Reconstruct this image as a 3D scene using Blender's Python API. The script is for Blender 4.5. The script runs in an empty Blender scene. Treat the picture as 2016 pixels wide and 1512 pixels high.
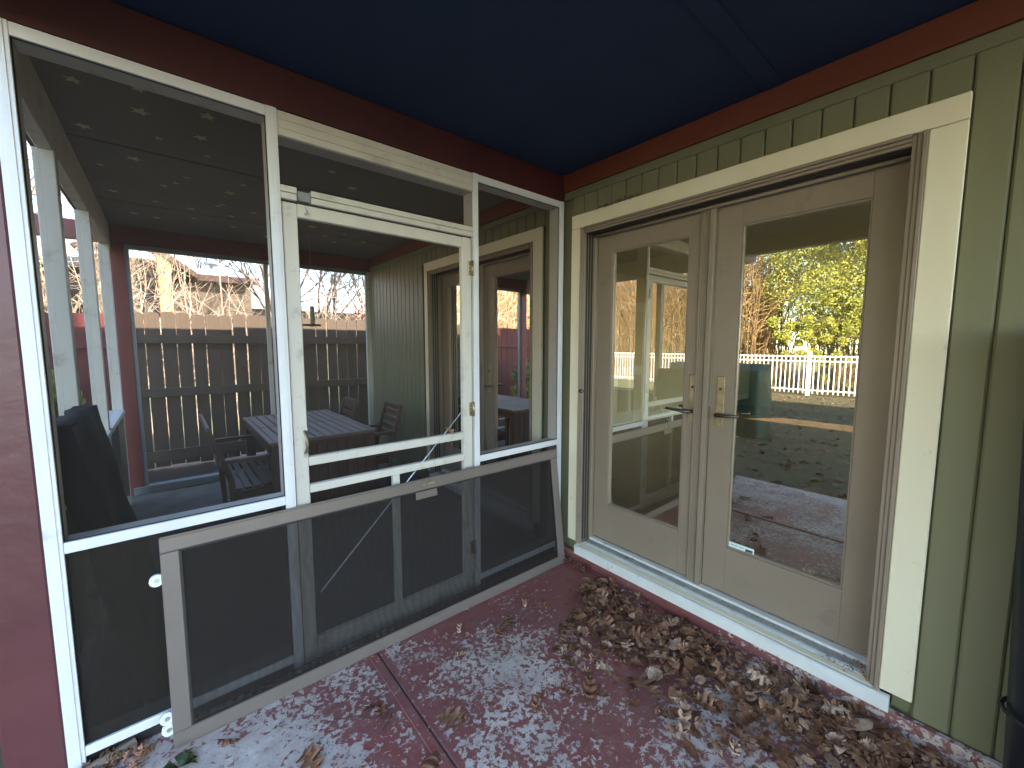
import bpy, bmesh, math, random
from mathutils import Vector, Matrix, noise
R = math.radians
random.seed(7)
S = bpy.context.scene
C = S.collection

# ------------------------------------------------------------------ camera
cd = bpy.data.cameras.new('camera'); cam = bpy.data.objects.new('camera', cd); C.objects.link(cam)
cd.sensor_width = 36.0; cd.lens = 806.16 / 2016 * 36; cd.clip_start = 0.02; cd.clip_end = 600
yaw, pit, rol = R(49.949), R(5.398), R(0.033)
fw = Vector((math.cos(yaw)*math.cos(pit), math.sin(yaw)*math.cos(pit), -math.sin(pit)))
rt = Vector((math.sin(yaw), -math.cos(yaw), 0)); up = rt.cross(fw)
r2 = rt*math.cos(rol) + up*math.sin(rol); u2 = up*math.cos(rol) - rt*math.sin(rol)
m = Matrix((r2, u2, -fw)).transposed().to_4x4(); m.translation = Vector((-2.02296, -1.88413, 1.49))
cam.matrix_world = m
S.camera = cam
# ------------------------------------------------------------------ light
SUN_EL, SUN_ROT = R(28), R(126.9)      # low winter sun behind the house, a little to the camera's right
w = bpy.data.worlds.new('World'); S.world = w; w.use_nodes = True
nt = w.node_tree; bg = nt.nodes['Background']
sky = nt.nodes.new('ShaderNodeTexSky'); sky.sky_type = 'NISHITA'; sky.sun_disc = False
sky.sun_elevation = SUN_EL; sky.sun_rotation = SUN_ROT; sky.air_density = 1.0; sky.dust_density = .35; sky.ozone_density = 1.0
nt.links.new(sky.outputs[0], bg.inputs[0]); bg.inputs[1].default_value = 0.15
sl = bpy.data.lights.new('sun', 'SUN'); sl.energy = 4.6; sl.angle = R(0.5); sl.color = (1.0, 0.90, 0.74)
so = bpy.data.objects.new('sun', sl); C.objects.link(so)
sd = Vector((math.sin(SUN_ROT)*math.cos(SUN_EL), math.cos(SUN_ROT)*math.cos(SUN_EL), math.sin(SUN_EL)))
so.rotation_euler = sd.to_track_quat('Z', 'Y').to_euler(); so.location = (5, -5, 12)
S.view_settings.view_transform = 'Standard'; S.view_settings.look = 'None'
S.view_settings.gamma = 1; S.view_settings.use_curve_mapping = False
S.view_settings.exposure = 3.3
S.render.resolution_x = 1024; S.render.resolution_y = 768
try:
    S.cycles.transparent_max_bounces = 16; S.cycles.max_bounces = 7
except Exception: pass

# ------------------------------------------------------------------ materials
def srgb(r, g, b):
    f = lambda c: (c/255/12.92) if c/255 <= .04045 else ((c/255+.055)/1.055)**2.4
    return (f(r), f(g), f(b))
def mat(name, col, col2=None, rough=.6, scale=8, stretch=(1, 1, 1), bump=.15, bscale=60, metal=0, spec=.5,
        bdist=.004, dirt=None, dscale=3, dlo=.55, dhi=.75, fine=0):
    M = bpy.data.materials.new(name); M.use_nodes = True; n = M.node_tree.nodes; l = M.node_tree.links
    P = n['Principled BSDF']; P.inputs['Roughness'].default_value = rough; P.inputs['Metallic'].default_value = metal
    P.inputs['Specular IOR Level'].default_value = spec
    tc = n.new('ShaderNodeTexCoord'); mp = n.new('ShaderNodeMapping'); mp.inputs['Scale'].default_value = stretch
    l.new(tc.outputs['Object'], mp.inputs[0])
    nz = n.new('ShaderNodeTexNoise'); nz.inputs['Scale'].default_value = scale; nz.inputs['Detail'].default_value = 6
    l.new(mp.outputs[0], nz.inputs[0])
    cr = n.new('ShaderNodeValToRGB'); cr.color_ramp.elements[0].position = .35; cr.color_ramp.elements[1].position = .65
    c2 = col2 or tuple(c*.85 for c in col)
    cr.color_ramp.elements[0].color = (*col, 1); cr.color_ramp.elements[1].color = (*c2, 1)
    l.new(nz.outputs[0], cr.inputs[0]); out = cr.outputs[0]
    if dirt:
        dz = n.new('ShaderNodeTexNoise'); dz.inputs['Scale'].default_value = dscale; dz.inputs['Detail'].default_value = 9
        dz.inputs['Roughness'].default_value = .7; l.new(tc.outputs['Object'], dz.inputs[0])
        dr = n.new('ShaderNodeMapRange'); dr.inputs[1].default_value = dlo; dr.inputs[2].default_value = dhi; l.new(dz.outputs[0], dr.inputs[0])
        mx = n.new('ShaderNodeMix'); mx.data_type = 'RGBA'; l.new(dr.outputs[0], mx.inputs[0]); l.new(out, mx.inputs[6]); mx.inputs[7].default_value = (*dirt, 1)
        out = mx.outputs[2]
    l.new(out, P.inputs['Base Color'])
    if bump:
        bz = n.new('ShaderNodeTexNoise'); bz.inputs['Scale'].default_value = bscale; bz.inputs['Detail'].default_value = 5; l.new(mp.outputs[0], bz.inputs[0])
        bp = n.new('ShaderNodeBump'); bp.inputs['Strength'].default_value = bump; bp.inputs['Distance'].default_value = bdist
        l.new(bz.outputs[0], bp.inputs['Height']); l.new(bp.outputs[0], P.inputs['Normal'])
    return M
GR = (.3, .28, .25)
M = {}
M['white'] = mat('white_metal', (.76,.75,.76), (.70,.69,.70), .42, 5, bump=.05, dirt=(.42,.40,.36), dscale=9, dlo=.62, dhi=.82)
M['wood_white'] = mat('painted_wood_white', (.64,.60,.53), (.57,.53,.47), .55, 6, (1,1,.15), .2, 50, dirt=(.26,.24,.20), dscale=7, dlo=.56, dhi=.78)
M['cream'] = mat('cream_trim', (.84,.76,.57), (.80,.72,.53), .5, 6, (1,1,.12), .16, 60, dirt=(.40,.36,.28), dscale=8, dlo=.66, dhi=.8)
M['green'] = mat('green_siding', (.200,.192,.110), (.172,.168,.096), .5, 3, (1,1,.2), .22, 45, dirt=(.10,.11,.07), dscale=6, dlo=.62, dhi=.85)
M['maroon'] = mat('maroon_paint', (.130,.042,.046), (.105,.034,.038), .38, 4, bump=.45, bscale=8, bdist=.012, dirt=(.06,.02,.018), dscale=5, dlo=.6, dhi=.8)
M['beamred'] = mat('shaded_red_beam', (.072,.014,.016), (.055,.012,.014), .5, 4, bump=.4, bscale=9)  # maroon darkened for shade; the left post catches more light
M['farred'] = mat('far_red_paint', (.22,.050,.042), (.18,.042,.036), .5, 4, bump=.4, bscale=9)  # brighter copy of the maroon for the far beam and post
M['rust'] = mat('rust_red_board', (.175,.042,.020), (.15,.035,.017), .5, 4, (1,.15,1), .2, 40)
M['navy'] = mat('navy_ceiling', (.024,.037,.080), (.020,.031,.068), .8, 2, bump=.12, bscale=90, spec=.25)
M['porchceil'] = mat('slate_ceiling', (.24,.225,.205), (.22,.205,.185), .8, 2, bump=.12, bscale=90, spec=.25)
M['star'] = mat('star_paint', (.62,.56,.34), (.55,.48,.28), .7, 30, bump=0)
M['taupe'] = mat('taupe_clad', (.295,.232,.176), (.27,.212,.160), .4, 3, bump=.06, dirt=(.13,.105,.085), dscale=5, dlo=.6, dhi=.85)
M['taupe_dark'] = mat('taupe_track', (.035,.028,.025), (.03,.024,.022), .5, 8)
M['bronze'] = mat('bronze_aluminium', (.175,.140,.120), (.160,.128,.11), .42, 4, bump=.05, metal=.1, dirt=(.22,.18,.15), dscale=12, dlo=.66, dhi=.8)
M['rubber'] = mat('black_spline', (.008,.008,.009), (.012,.012,.012), .6, 20)
M['brass'] = mat('worn_brass', (.46,.39,.25), (.33,.27,.18), .4, 22, bump=.15, bscale=80, metal=.8)
M['pewter'] = mat('pewter_lever', (.16,.14,.12), (.10,.09,.08), .3, 30, bump=.1, metal=.9)
M['zinc'] = mat('zinc', (.55,.56,.55), (.4,.4,.4), .35, 30, bump=.05, metal=.9)
M['plastic_white'] = mat('roller_white', (.75,.78,.76), (.7,.72,.7), .35, 10, bump=0)
M['sill'] = mat('sill_white', (.78,.79,.77), (.70,.70,.67), .45, 9, bump=.08, dirt=(.34,.30,.24), dscale=14, dlo=.60, dhi=.74)
M['sillgrey'] = mat('sill_grey', (.46,.44,.40), (.36,.34,.30), .75, 18, bump=.4, bscale=90, dirt=(.10,.08,.06), dscale=20, dlo=.55, dhi=.7)
M['tablewood'] = mat('brown_stained_wood', (.110,.062,.044), (.082,.046,.033), .5, 7, (1,.12,1), .25, 60)
M['tabletop'] = mat('weathered_table_top', (.23,.155,.115), (.17,.115,.085), .55, 8, (1,.12,1), .3, 60)
M['fence'] = mat('brown_fence_wood', (.092,.060,.037), (.07,.046,.029), .75, 6, (1,1,.1), .5, 50, dirt=(.05,.037,.028), dscale=4, dlo=.55, dhi=.8)
M['redfence'] = mat('red_fence_wood', (.14,.024,.02), (.11,.02,.017), .7, 6, (1,1,.1), .4, 50)
M['tarp'] = mat('black_cover', (.004,.004,.005), (.007,.007,.008), .8, 5, bump=.9, spec=.15, bscale=9)
M['navytarp'] = mat('dark_blue_plastic', (.006,.007,.010), (.009,.010,.015), .45, 5, bump=.8, bscale=7)
M['gutter'] = mat('downspout_black', (.012,.014,.02), (.016,.018,.026), .35, 5, bump=.1)
M['conc'] = mat('grey_concrete', (.145,.13,.11), (.11,.098,.083), .8, 5, bump=.35, bscale=60, dirt=(.07,.06,.05), dscale=3)
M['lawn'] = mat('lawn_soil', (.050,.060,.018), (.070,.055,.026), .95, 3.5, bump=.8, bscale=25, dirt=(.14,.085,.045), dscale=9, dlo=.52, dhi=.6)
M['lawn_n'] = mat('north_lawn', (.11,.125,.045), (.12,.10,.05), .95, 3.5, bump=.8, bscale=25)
M['bark'] = mat('bark', (.13,.10,.075), (.09,.07,.05), .9, 20, bump=.6, bscale=80)
M['barkpale'] = mat('pale_bark', (.30,.22,.15), (.22,.165,.115), .9, 20, bump=.4)
M['barkdark'] = mat('dark_bark', (.075,.058,.048), (.055,.042,.035), .9, 20, bump=.4)
M['thicket'] = mat('golden_stems', (.34,.22,.095), (.24,.15,.07), .85, 6, bump=0)
M['needles'] = mat('evergreen_foliage', (.36,.35,.05), (.24,.25,.04), .6, 1.6, bump=0)
M['needles2'] = mat('evergreen_foliage_dark', (.14,.165,.03), (.22,.23,.04), .6, 1.6, bump=0)
M['twigpink'] = mat('pinkish_twigs', (.42,.30,.22), (.34,.24,.18), .85, 6, bump=0)
M['russet'] = mat('russet_foliage', (.30,.12,.06), (.34,.17,.10), .7, 3, bump=0)
M['weed'] = mat('weed_leaf', (.045,.060,.018), (.03,.04,.012), .5, 30, bump=.2)
M['grillcover'] = mat('green_cover', (.022,.055,.032), (.016,.040,.025), .45, 4, bump=.7, bscale=6)
M['floorwood'] = mat('oak_floor', (.13,.075,.038), (.10,.058,.03), .25, 5, (.15,1,1), .05, 40)
M['wallcream'] = mat('room_wall', (.50,.46,.30), (.48,.44,.29), .8, 2, bump=.05)
M['trimwhite'] = mat('room_trim', (.62,.60,.50), (.6,.58,.48), .5, 3, bump=.03)
M['housetan'] = mat('tan_siding_shaded', (.105,.075,.048), (.09,.065,.042), .8, 4, bump=.3)  # tan lowered so the neighbour's wall reads as less lit
M['brick'] = mat('orange_brick', (.45,.24,.10), (.38,.20,.085), .8, 14, bump=.4)
M['roofdark'] = mat('brown_shingle', (.085,.045,.036), (.07,.038,.03), .85, 9, bump=.5)
M['roofpale'] = mat('pale_roof', (.42,.43,.46), (.36,.37,.40), .7, 5, bump=.2)
M['darkglass'] = mat('dark_pane', (.02,.022,.025), (.03,.03,.032), .08, 3, bump=0)
M['box_grey'] = mat('grey_box', (.25,.27,.27), (.22,.24,.24), .5, 8, bump=.05)
M['stake'] = mat('weathered_stake', (.42,.33,.23), (.30,.23,.16), .8, 12, (1,.1,1), .5, 60)
M['ink'] = mat('dark_ink', (.02,.05,.07), (.02,.05,.07), .5, 3, bump=0)
M['paper'] = mat('sticker_white', (.80,.90,.88), (.78,.88,.86), .4, 3, bump=0)
M['debris'] = mat('spider_debris', (.16,.12,.08), (.30,.26,.2), .9, 60, bump=.5)

def leafmat(name, c1, c2, c3):
    m_ = bpy.data.materials.new(name); m_.use_nodes = True; n = m_.node_tree.nodes; l = m_.node_tree.links; P = n['Principled BSDF']
    P.inputs['Roughness'].default_value = .6; P.inputs['Specular IOR Level'].default_value = .35
    at = n.new('ShaderNodeAttribute'); at.attribute_name = 'tone'
    cr = n.new('ShaderNodeValToRGB'); e = cr.color_ramp.elements
    e[0].color = (*c1, 1); e[1].color = (*c3, 1); k = e.new(.5); k.color = (*c2, 1)
    l.new(at.outputs['Fac'], cr.inputs[0])
    tc = n.new('ShaderNodeTexCoord'); nz = n.new('ShaderNodeTexNoise'); nz.inputs['Scale'].default_value = 60; nz.inputs['Detail'].default_value = 4
    l.new(tc.outputs['Object'], nz.inputs[0])
    mp = n.new('ShaderNodeMapRange'); mp.inputs[1].default_value = .3; mp.inputs[2].default_value = .7; mp.inputs[3].default_value = .65; mp.inputs[4].default_value = 1.25; l.new(nz.outputs[0], mp.inputs[0])
    hs = n.new('ShaderNodeHueSaturation'); l.new(mp.outputs[0], hs.inputs['Value']); l.new(cr.outputs[0], hs.inputs['Color']); l.new(hs.outputs[0], P.inputs['Base Color'])
    bp = n.new('ShaderNodeBump'); bp.inputs['Strength'].default_value = .3; bp.inputs['Distance'].default_value = .003; l.new(nz.outputs[0], bp.inputs['Height']); l.new(bp.outputs[0], P.inputs['Normal'])
    return m_
M['leaf'] = leafmat('dry_oak_leaf', (.105,.042,.022), (.30,.140,.075), (.66,.47,.34))
M['lawnleaf'] = leafmat('lawn_leaf', (.09,.05,.025), (.16,.095,.05), (.26,.18,.11))

def mesh_mat(name, dens, col, wave=0.0):
    m_ = bpy.data.materials.new(name); m_.use_nodes = True; n = m_.node_tree.nodes; l = m_.node_tree.links
    out = n['Material Output']; P = n['Principled BSDF']; P.inputs['Base Color'].default_value = (*col, 1); P.inputs['Roughness'].default_value = .6
    P.inputs['Specular IOR Level'].default_value = .08
    t = n.new('ShaderNodeBsdfTransparent'); mx = n.new('ShaderNodeMixShader')
    tc = n.new('ShaderNodeTexCoord'); nz = n.new('ShaderNodeTexNoise'); nz.inputs['Scale'].default_value = 2.5; nz.inputs['Detail'].default_value = 5
    l.new(tc.outputs['Object'], nz.inputs[0])
    mr = n.new('ShaderNodeMapRange'); mr.inputs[3].default_value = dens - .05; mr.inputs[4].default_value = dens + .05; l.new(nz.outputs[0], mr.inputs[0])
    fac = mr.outputs[0]
    if wave:
        mp = n.new('ShaderNodeMapping'); mp.inputs['Scale'].default_value = (1, 1, 1); l.new(tc.outputs['Object'], mp.inputs[0])
        wv = n.new('ShaderNodeTexWave'); wv.wave_type = 'BANDS'; wv.bands_direction = 'X'; wv.inputs['Scale'].default_value = 9; wv.inputs['Distortion'].default_value = 9
        wv.inputs['Detail'].default_value = 2; wv.inputs['Detail Scale'].default_value = .6; l.new(mp.outputs[0], wv.inputs[0])
        ad = n.new('ShaderNodeMath'); ad.operation = 'MULTIPLY_ADD'; ad.inputs[1].default_value = wave; l.new(wv.outputs[1], ad.inputs[0]); l.new(fac, ad.inputs[2]); fac = ad.outputs[0]
    l.new(fac, mx.inputs[0]); l.new(t.outputs[0], mx.inputs[1]); l.new(P.outputs[0], mx.inputs[2]); l.new(mx.outputs[0], out.inputs[0])
    return m_
M['mesh'] = mesh_mat('insect_mesh', .36, (.030, .025, .022))
M['mesh_low'] = mesh_mat('insect_mesh_dense', .80, (.028, .022, .018))  # denser mesh, stands in for the dark behind the lower panels
M['mesh_lean'] = mesh_mat('loose_screen_mesh', .70, (.027, .022, .020), .05)
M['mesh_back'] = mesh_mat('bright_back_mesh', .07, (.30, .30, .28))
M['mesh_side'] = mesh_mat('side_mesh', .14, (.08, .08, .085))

def glass_mat(name, base, col=(.80,.84,.74)):
    m_ = bpy.data.materials.new(name); m_.use_nodes = True; n = m_.node_tree.nodes; l = m_.node_tree.links
    n.remove(n['Principled BSDF']); out = n['Material Output']
    t = n.new('ShaderNodeBsdfTransparent'); t.inputs[0].default_value = (*col, 1)
    g = n.new('ShaderNodeBsdfGlossy'); g.inputs['Roughness'].default_value = .004; g.inputs[0].default_value = (1, .97, .88, 1)
    fr = n.new('ShaderNodeFresnel'); fr.inputs[0].default_value = 1.5
    ad = n.new('ShaderNodeMath'); ad.operation = 'MULTIPLY_ADD'; ad.inputs[1].default_value = 1.2; ad.inputs[2].default_value = base; ad.use_clamp = True
    l.new(fr.outputs[0], ad.inputs[0]); mx = n.new('ShaderNodeMixShader'); l.new(ad.outputs[0], mx.inputs[0]); l.new(t.outputs[0], mx.inputs[1]); l.new(g.outputs[0], mx.inputs[2])
    l.new(mx.outputs[0], out.inputs[0])
    return m_
M['glass'] = glass_mat('door_glass', .30)

def painted_floor():
    m_ = bpy.data.materials.new('peeling_red_concrete'); m_.use_nodes = True; n = m_.node_tree.nodes; l = m_.node_tree.links; P = n['Principled BSDF']
    ge = n.new('ShaderNodeNewGeometry'); pos = ge.outputs['Position']
    def nz(s, d=8, r=.6, off=0, dist=0):
        k = n.new('ShaderNodeTexNoise'); k.inputs['Scale'].default_value = s; k.inputs['Detail'].default_value = d; k.inputs['Roughness'].default_value = r; k.inputs['Distortion'].default_value = dist
        a = n.new('ShaderNodeVectorMath'); a.operation = 'ADD'; a.inputs[1].default_value = (off, off*2, off); l.new(pos, a.inputs[0]); l.new(a.outputs[0], k.inputs[0]); return k.outputs[0]
    def ma(op, a, b=None, c=None):
        k = n.new('ShaderNodeMath'); k.operation = op
        for i, v in enumerate([a, b, c]):
            if v is None: continue
            if isinstance(v, (int, float)): k.inputs[i].default_value = v
            else: l.new(v, k.inputs[i])
        return k.outputs[0]
    big = nz(1.7, 3, .5, 5.3); mid = nz(8.5, 4, .65, 2.1, .3); fine_ = nz(42, 6, .72, 9.0, .4)
    sx = n.new('ShaderNodeSeparateXYZ'); l.new(pos, sx.inputs[0])
    # more wear out in the open, sound paint in the sheltered corner
    cx = ma('MULTIPLY', sx.outputs[0], -.11); cy = ma('MULTIPLY', sx.outputs[1], -.10)
    v = ma('MULTIPLY', big, .60); v = ma('MULTIPLY_ADD', mid, .50, v); v = ma('MULTIPLY_ADD', fine_, 1.25, v); v = ma('ADD', v, cx); v = ma('ADD', v, cy)
    jd = ma('ABSOLUTE', ma('ADD', sx.outputs[0], 1.372)); jr = n.new('ShaderNodeMapRange'); jr.inputs[1].default_value = .030; jr.inputs[2].default_value = .05; jr.inputs[3].default_value = -.13; jr.inputs[4].default_value = 0; l.new(jd, jr.inputs[0]); v = ma('ADD', v, jr.outputs[0])
    pe = n.new('ShaderNodeMapRange'); pe.inputs[1].default_value = 1.385; pe.inputs[2].default_value = 1.41; l.new(v, pe.inputs[0])
    pr = n.new('ShaderNodeValToRGB'); pr.color_ramp.elements[0].position = .35; pr.color_ramp.elements[1].position = .7
    pr.color_ramp.elements[0].color = (.26,.068,.060,1); pr.color_ramp.elements[1].color = (.22,.085,.080,1); l.new(nz(3.1, 6, .6, 1), pr.inputs[0])
    cr = n.new('ShaderNodeValToRGB'); cr.color_ramp.elements[0].position = .35; cr.color_ramp.elements[1].position = .68
    cr.color_ramp.elements[0].color = (.47,.38,.33,1); cr.color_ramp.elements[1].color = (.68,.61,.55,1); l.new(nz(6, 8, .7, 3), cr.inputs[0])
    mx = n.new('ShaderNodeMix'); mx.data_type = 'RGBA'; l.new(pe.outputs[0], mx.inputs[0]); l.new(pr.outputs[0], mx.inputs[6]); l.new(cr.outputs[0], mx.inputs[7])
    # faint worn haze of paint left on bare patches and small dark specks
    hz = n.new('ShaderNodeMapRange'); hz.inputs[1].default_value = .42; hz.inputs[2].default_value = .72; hz.inputs[4].default_value = .62; l.new(nz(15, 8, .8, 7), hz.inputs[0])
    m2 = n.new('ShaderNodeMix'); m2.data_type = 'RGBA'; l.new(hz.outputs[0], m2.inputs[0]); l.new(mx.outputs[2], m2.inputs[6]); m2.inputs[7].default_value = (.29,.165,.15,1)
    dz = n.new('ShaderNodeMapRange'); dz.inputs[1].default_value = .64; dz.inputs[2].default_value = .70; dz.inputs[4].default_value = .7; l.new(nz(26, 6, .7, 11), dz.inputs[0])
    m3 = n.new('ShaderNodeMix'); m3.data_type = 'RGBA'; l.new(dz.outputs[0], m3.inputs[0]); l.new(m2.outputs[2], m3.inputs[6]); m3.inputs[7].default_value = (.085,.06,.05,1)
    l.new(m3.outputs[2], P.inputs['Base Color'])
    rg = n.new('ShaderNodeMapRange'); rg.inputs[3].default_value = .5; rg.inputs[4].default_value = .88; l.new(pe.outputs[0], rg.inputs[0]); l.new(rg.outputs[0], P.inputs['Roughness'])
    h = ma('MULTIPLY_ADD', pe.outputs[0], -.35, ma('MULTIPLY', fine_, .8))
    bp = n.new('ShaderNodeBump'); bp.inputs['Strength'].default_value = .6; bp.inputs['Distance'].default_value = .004; l.new(h, bp.inputs['Height']); l.new(bp.outputs[0], P.inputs['Normal'])
    return m_
M['floor'] = painted_floor()

# ------------------------------------------------------------------ helpers
def tag(o, label=None, cat=None, group=None, kind=None):
    if label: o['label'] = label
    if cat: o['category'] = cat
    if group: o['group'] = group
    if kind: o['kind'] = kind
    return o
def thing(name, label, cat, loc=(0,0,0), group=None):
    o = bpy.data.objects.new(name, None); o.empty_display_size = .1; C.objects.link(o); o.location = loc
    return tag(o, label, cat, group)
class B:
    """collects geometry in world (or thing-local) coordinates; build() links ONE mesh object"""
    def __init__(s): s.bm = bmesh.new()
    def box(s, x0, x1, y0, y1, z0, z1, bev=0, mtx=None):
        if x1 < x0: x0, x1 = x1, x0
        if y1 < y0: y0, y1 = y1, y0
        if z1 < z0: z0, z1 = z1, z0
        vs = [s.bm.verts.new((x, y, z)) for x in (x0, x1) for y in (y0, y1) for z in (z0, z1)]
        fs = [s.bm.faces.new([vs[i] for i in f]) for f in ((0,1,3,2),(4,6,7,5),(0,4,5,1),(2,3,7,6),(0,2,6,4),(1,5,7,3))]
        if bev:
            es = set(e for f in fs for e in f.edges)
            r = bmesh.ops.bevel(s.bm, geom=list(es), offset=bev, segments=1, affect='EDGES', clamp_overlap=True)
            vs = list(set(v for f in r['faces'] for v in f.verts) | set(v for v in vs if v.is_valid))
        if mtx is not None:
            for v in vs:
                if v.is_valid: v.co = mtx @ v.co
        return s
    def tube(s, pts, r, n=6, cap=True):
        pts = [Vector(p) for p in pts]; rs = r if isinstance(r, (list, tuple)) else [r]*len(pts); rings = []
        for i, p in enumerate(pts):
            d = (pts[min(i+1, len(pts)-1)] - pts[max(i-1, 0)]).normalized()
            a = Vector((0,0,1)) if abs(d.z) < .9 else Vector((1,0,0)); u = d.cross(a).normalized(); v = d.cross(u)
            rings.append([s.bm.verts.new(p + (u*math.cos(2*math.pi*k/n) + v*math.sin(2*math.pi*k/n))*rs[i]) for k in range(n)])
        for a, b in zip(rings, rings[1:]):
            for k in range(n): s.bm.faces.new((a[k], a[(k+1)%n], b[(k+1)%n], b[k]))
        if cap and n > 2:
            s.bm.faces.new(rings[0][::-1]); s.bm.faces.new(rings[-1])
        return s
    def prism(s, pts, axis, a, b):
        def P(p, t):
            return {'x': (t, p[0], p[1]), 'y': (p[0], t, p[1]), 'z': (p[0], p[1], t)}[axis]
        v0 = [s.bm.verts.new(P(p, a)) for p in pts]; v1 = [s.bm.verts.new(P(p, b)) for p in pts]; n = len(pts)
        for k in range(n): s.bm.faces.new((v0[k], v0[(k+1)%n], v1[(k+1)%n], v1[k]))
        s.bm.faces.new(v0[::-1]); s.bm.faces.new(v1)
        return s
    def build(s, name, m, parent=None, off=None, loc=None, smooth=False):
        """off: world offset subtracted from the coordinates (the root thing's location)"""
        if parent is not None and off is None: off = rootloc(parent)
        bmesh.ops.recalc_face_normals(s.bm, faces=s.bm.faces)
        me = bpy.data.meshes.new(name)
        if off is not None and Vector(off).length > 0: bmesh.ops.translate(s.bm, vec=-Vector(off), verts=s.bm.verts)
        s.bm.to_mesh(me); s.bm.free(); me.materials.append(m)
        if smooth: me.polygons.foreach_set('use_smooth', [True]*len(me.polygons))
        o = bpy.data.objects.new(name, me); C.objects.link(o)
        if parent is not None: o.parent = parent
        if loc is not None: o.location = loc
        return o
def rootloc(p):
    v = Vector((0,0,0))
    while p is not None: v = v + Vector(p.location); p = p.parent
    return v
def bx(name, m, parent, *a, bev=.0015): return B().box(*a, bev=bev).build(name, m, parent)
def center(o):
    """top-level single-mesh thing: move its origin to its base"""
    me = o.data; xs = [v.co for v in me.vertices]
    c = Vector(((min(v.x for v in xs)+max(v.x for v in xs))/2, (min(v.y for v in xs)+max(v.y for v in xs))/2, min(v.z for v in xs)))
    me.transform(Matrix.Translation(-c)); o.location = c
    return o
def quad(name, m, parent, p4):
    b = B(); b.bm.faces.new([b.bm.verts.new(p) for p in p4]); return b.build(name, m, parent)
def copy_tree(o, parent=None):
    c = o.copy(); C.objects.link(c); c.parent = parent
    for ch in [k for k in bpy.data.objects if k.parent == o]: copy_tree(ch, c)
    return c
F = .07      # patio level
ZC = 2.565   # porch ceiling

# ------------------------------------------------------------------ ground
g = B()
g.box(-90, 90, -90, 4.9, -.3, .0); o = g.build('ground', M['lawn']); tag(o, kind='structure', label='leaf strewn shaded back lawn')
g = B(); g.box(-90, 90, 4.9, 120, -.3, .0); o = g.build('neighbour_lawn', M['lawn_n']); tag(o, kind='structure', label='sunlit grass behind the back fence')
slab = tag(thing('patio_slab', 'peeling red painted concrete patio', None), kind='structure')
if 'category' in slab: del slab['category']
bx('slab_section', M['floor'], slab, -1.354, .0, -3.8, .012, -.06, F, bev=.004)
bx('slab_section', M['floor'], slab, -2.42, -1.363, -3.8, .012, -.06, F, bev=.004)
bx('joint_filler', M['bark'], slab, -1.3625, -1.3545, -3.8, .012, -.06, F-.006, bev=0)
# tooled margins beside the joint
bx('joint_margin', M['floor'], slab, -1.400, -1.3635, -3.8, .0, F-.03, F+.003, bev=.002)
bx('door_ledge', M['floor'], slab, -.034, -.001, -3.8, -.012, F-.03, F+.055, bev=.006)
pf = bx('porch_floor', M['conc'], None, -2.42, .0, .014, 3.62, -.06, F-.003, bev=.004); tag(pf, kind='structure')
so_ = B().box(-3.2, 3, 3.63, 4.85, -.05, .012).build('shaded_ground_strip', M['taupe_dark']); tag(so_, kind='structure')  # dark sheet standing in for the shade at the fence foot
kb = bx('porch_floor_kerb', M['box_grey'], None, -2.34, -.02, 3.29, 3.40, F-.003, F+.07, bev=.004); tag(kb, kind='structure')

# ------------------------------------------------------------------ house
house = thing('house', 'green board-sided house with rust red band under the porch ceiling', 'house', (2, -1, 0))
def wall_core(y0, y1, z0, z1): bx('wall', M['green'], house, .022, .17, y0, y1, z0, z1, bev=0)
DO = [(-1.712, -.150), (.238, 1.800)]    # the two door openings (y)
wall_core(-6, DO[0][0], -.1, 2.7); wall_core(DO[0][1], DO[1][0], -.1, 2.7); wall_core(DO[1][1], 3.33, -.1, 2.7)
for a, b in DO: wall_core(a, b, 2.25, 2.7); wall_core(a, b, -.1, .125)
# vertical boards, 0.1 m apart
cache = {}
def board(y0, z0, z1, wd=.1):
    key = (round(z0, 3), round(z1, 3), round(wd, 3))
    if key not in cache:
        b = B(); h = z1 - z0; g_ = .0018; t = .006
        # tongue and groove board with chamfered long edges
        pts = [(.020, g_), (.006, g_), (.0, g_+t), (.0, wd-g_-t), (.006, wd-g_), (.020, wd-g_)]
        b.prism(pts, 'z', 0, h); bmesh.ops.recalc_face_normals(b.bm, faces=b.bm.faces)
        me = bpy.data.meshes.new('siding_board'); b.bm.to_mesh(me); b.bm.free(); me.materials.append(M['green']); cache[key] = me
    o = bpy.data.objects.new('siding_board', cache[key]); C.objects.link(o); o.parent = house
    o.location = Vector((random.uniform(-.0006, .0006), y0, z0)) - Vector(house.location)
k = 0
for k in range(0, 40):
    y1 = -.066 - .1*k + (.0 if k else -.012); y0 = -.066 - .1*(k+1)
    if y1 < -.09 and y0 > -1.77: board(y0, 2.296, 2.411)
    else: board(y0, F+.056, 2.411, y1-y0)
for k in range(33):
    y0 = .075 + .098*k
    if y0 + .098 > .185 and y0 < 1.86: board(y0, 2.296, 2.411, .098)
    else: board(y0, F-.003, 2.411, .098)
bx('frieze_board', M['green'], house, -.010, .020, -5, -.0135, 2.411, 2.457, bev=.003)
bx('frieze_board', M['green'], house, -.010, .020, .0905, 3.33, 2.411, 2.457, bev=.003)
bx('ledger_board', M['rust'], house, -.020, .021, -5, -.0135, 2.4585, ZC-.002, bev=.002)
bx('ledger_board', M['rust'], house, -.020, .021, .0905, 3.26, 2.4585, ZC-.002, bev=.002)
bx('corner_board', M['wood_white'], house, -.03, .03, 3.31, 3.36, F+.0, 2.411, bev=.003)
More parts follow.
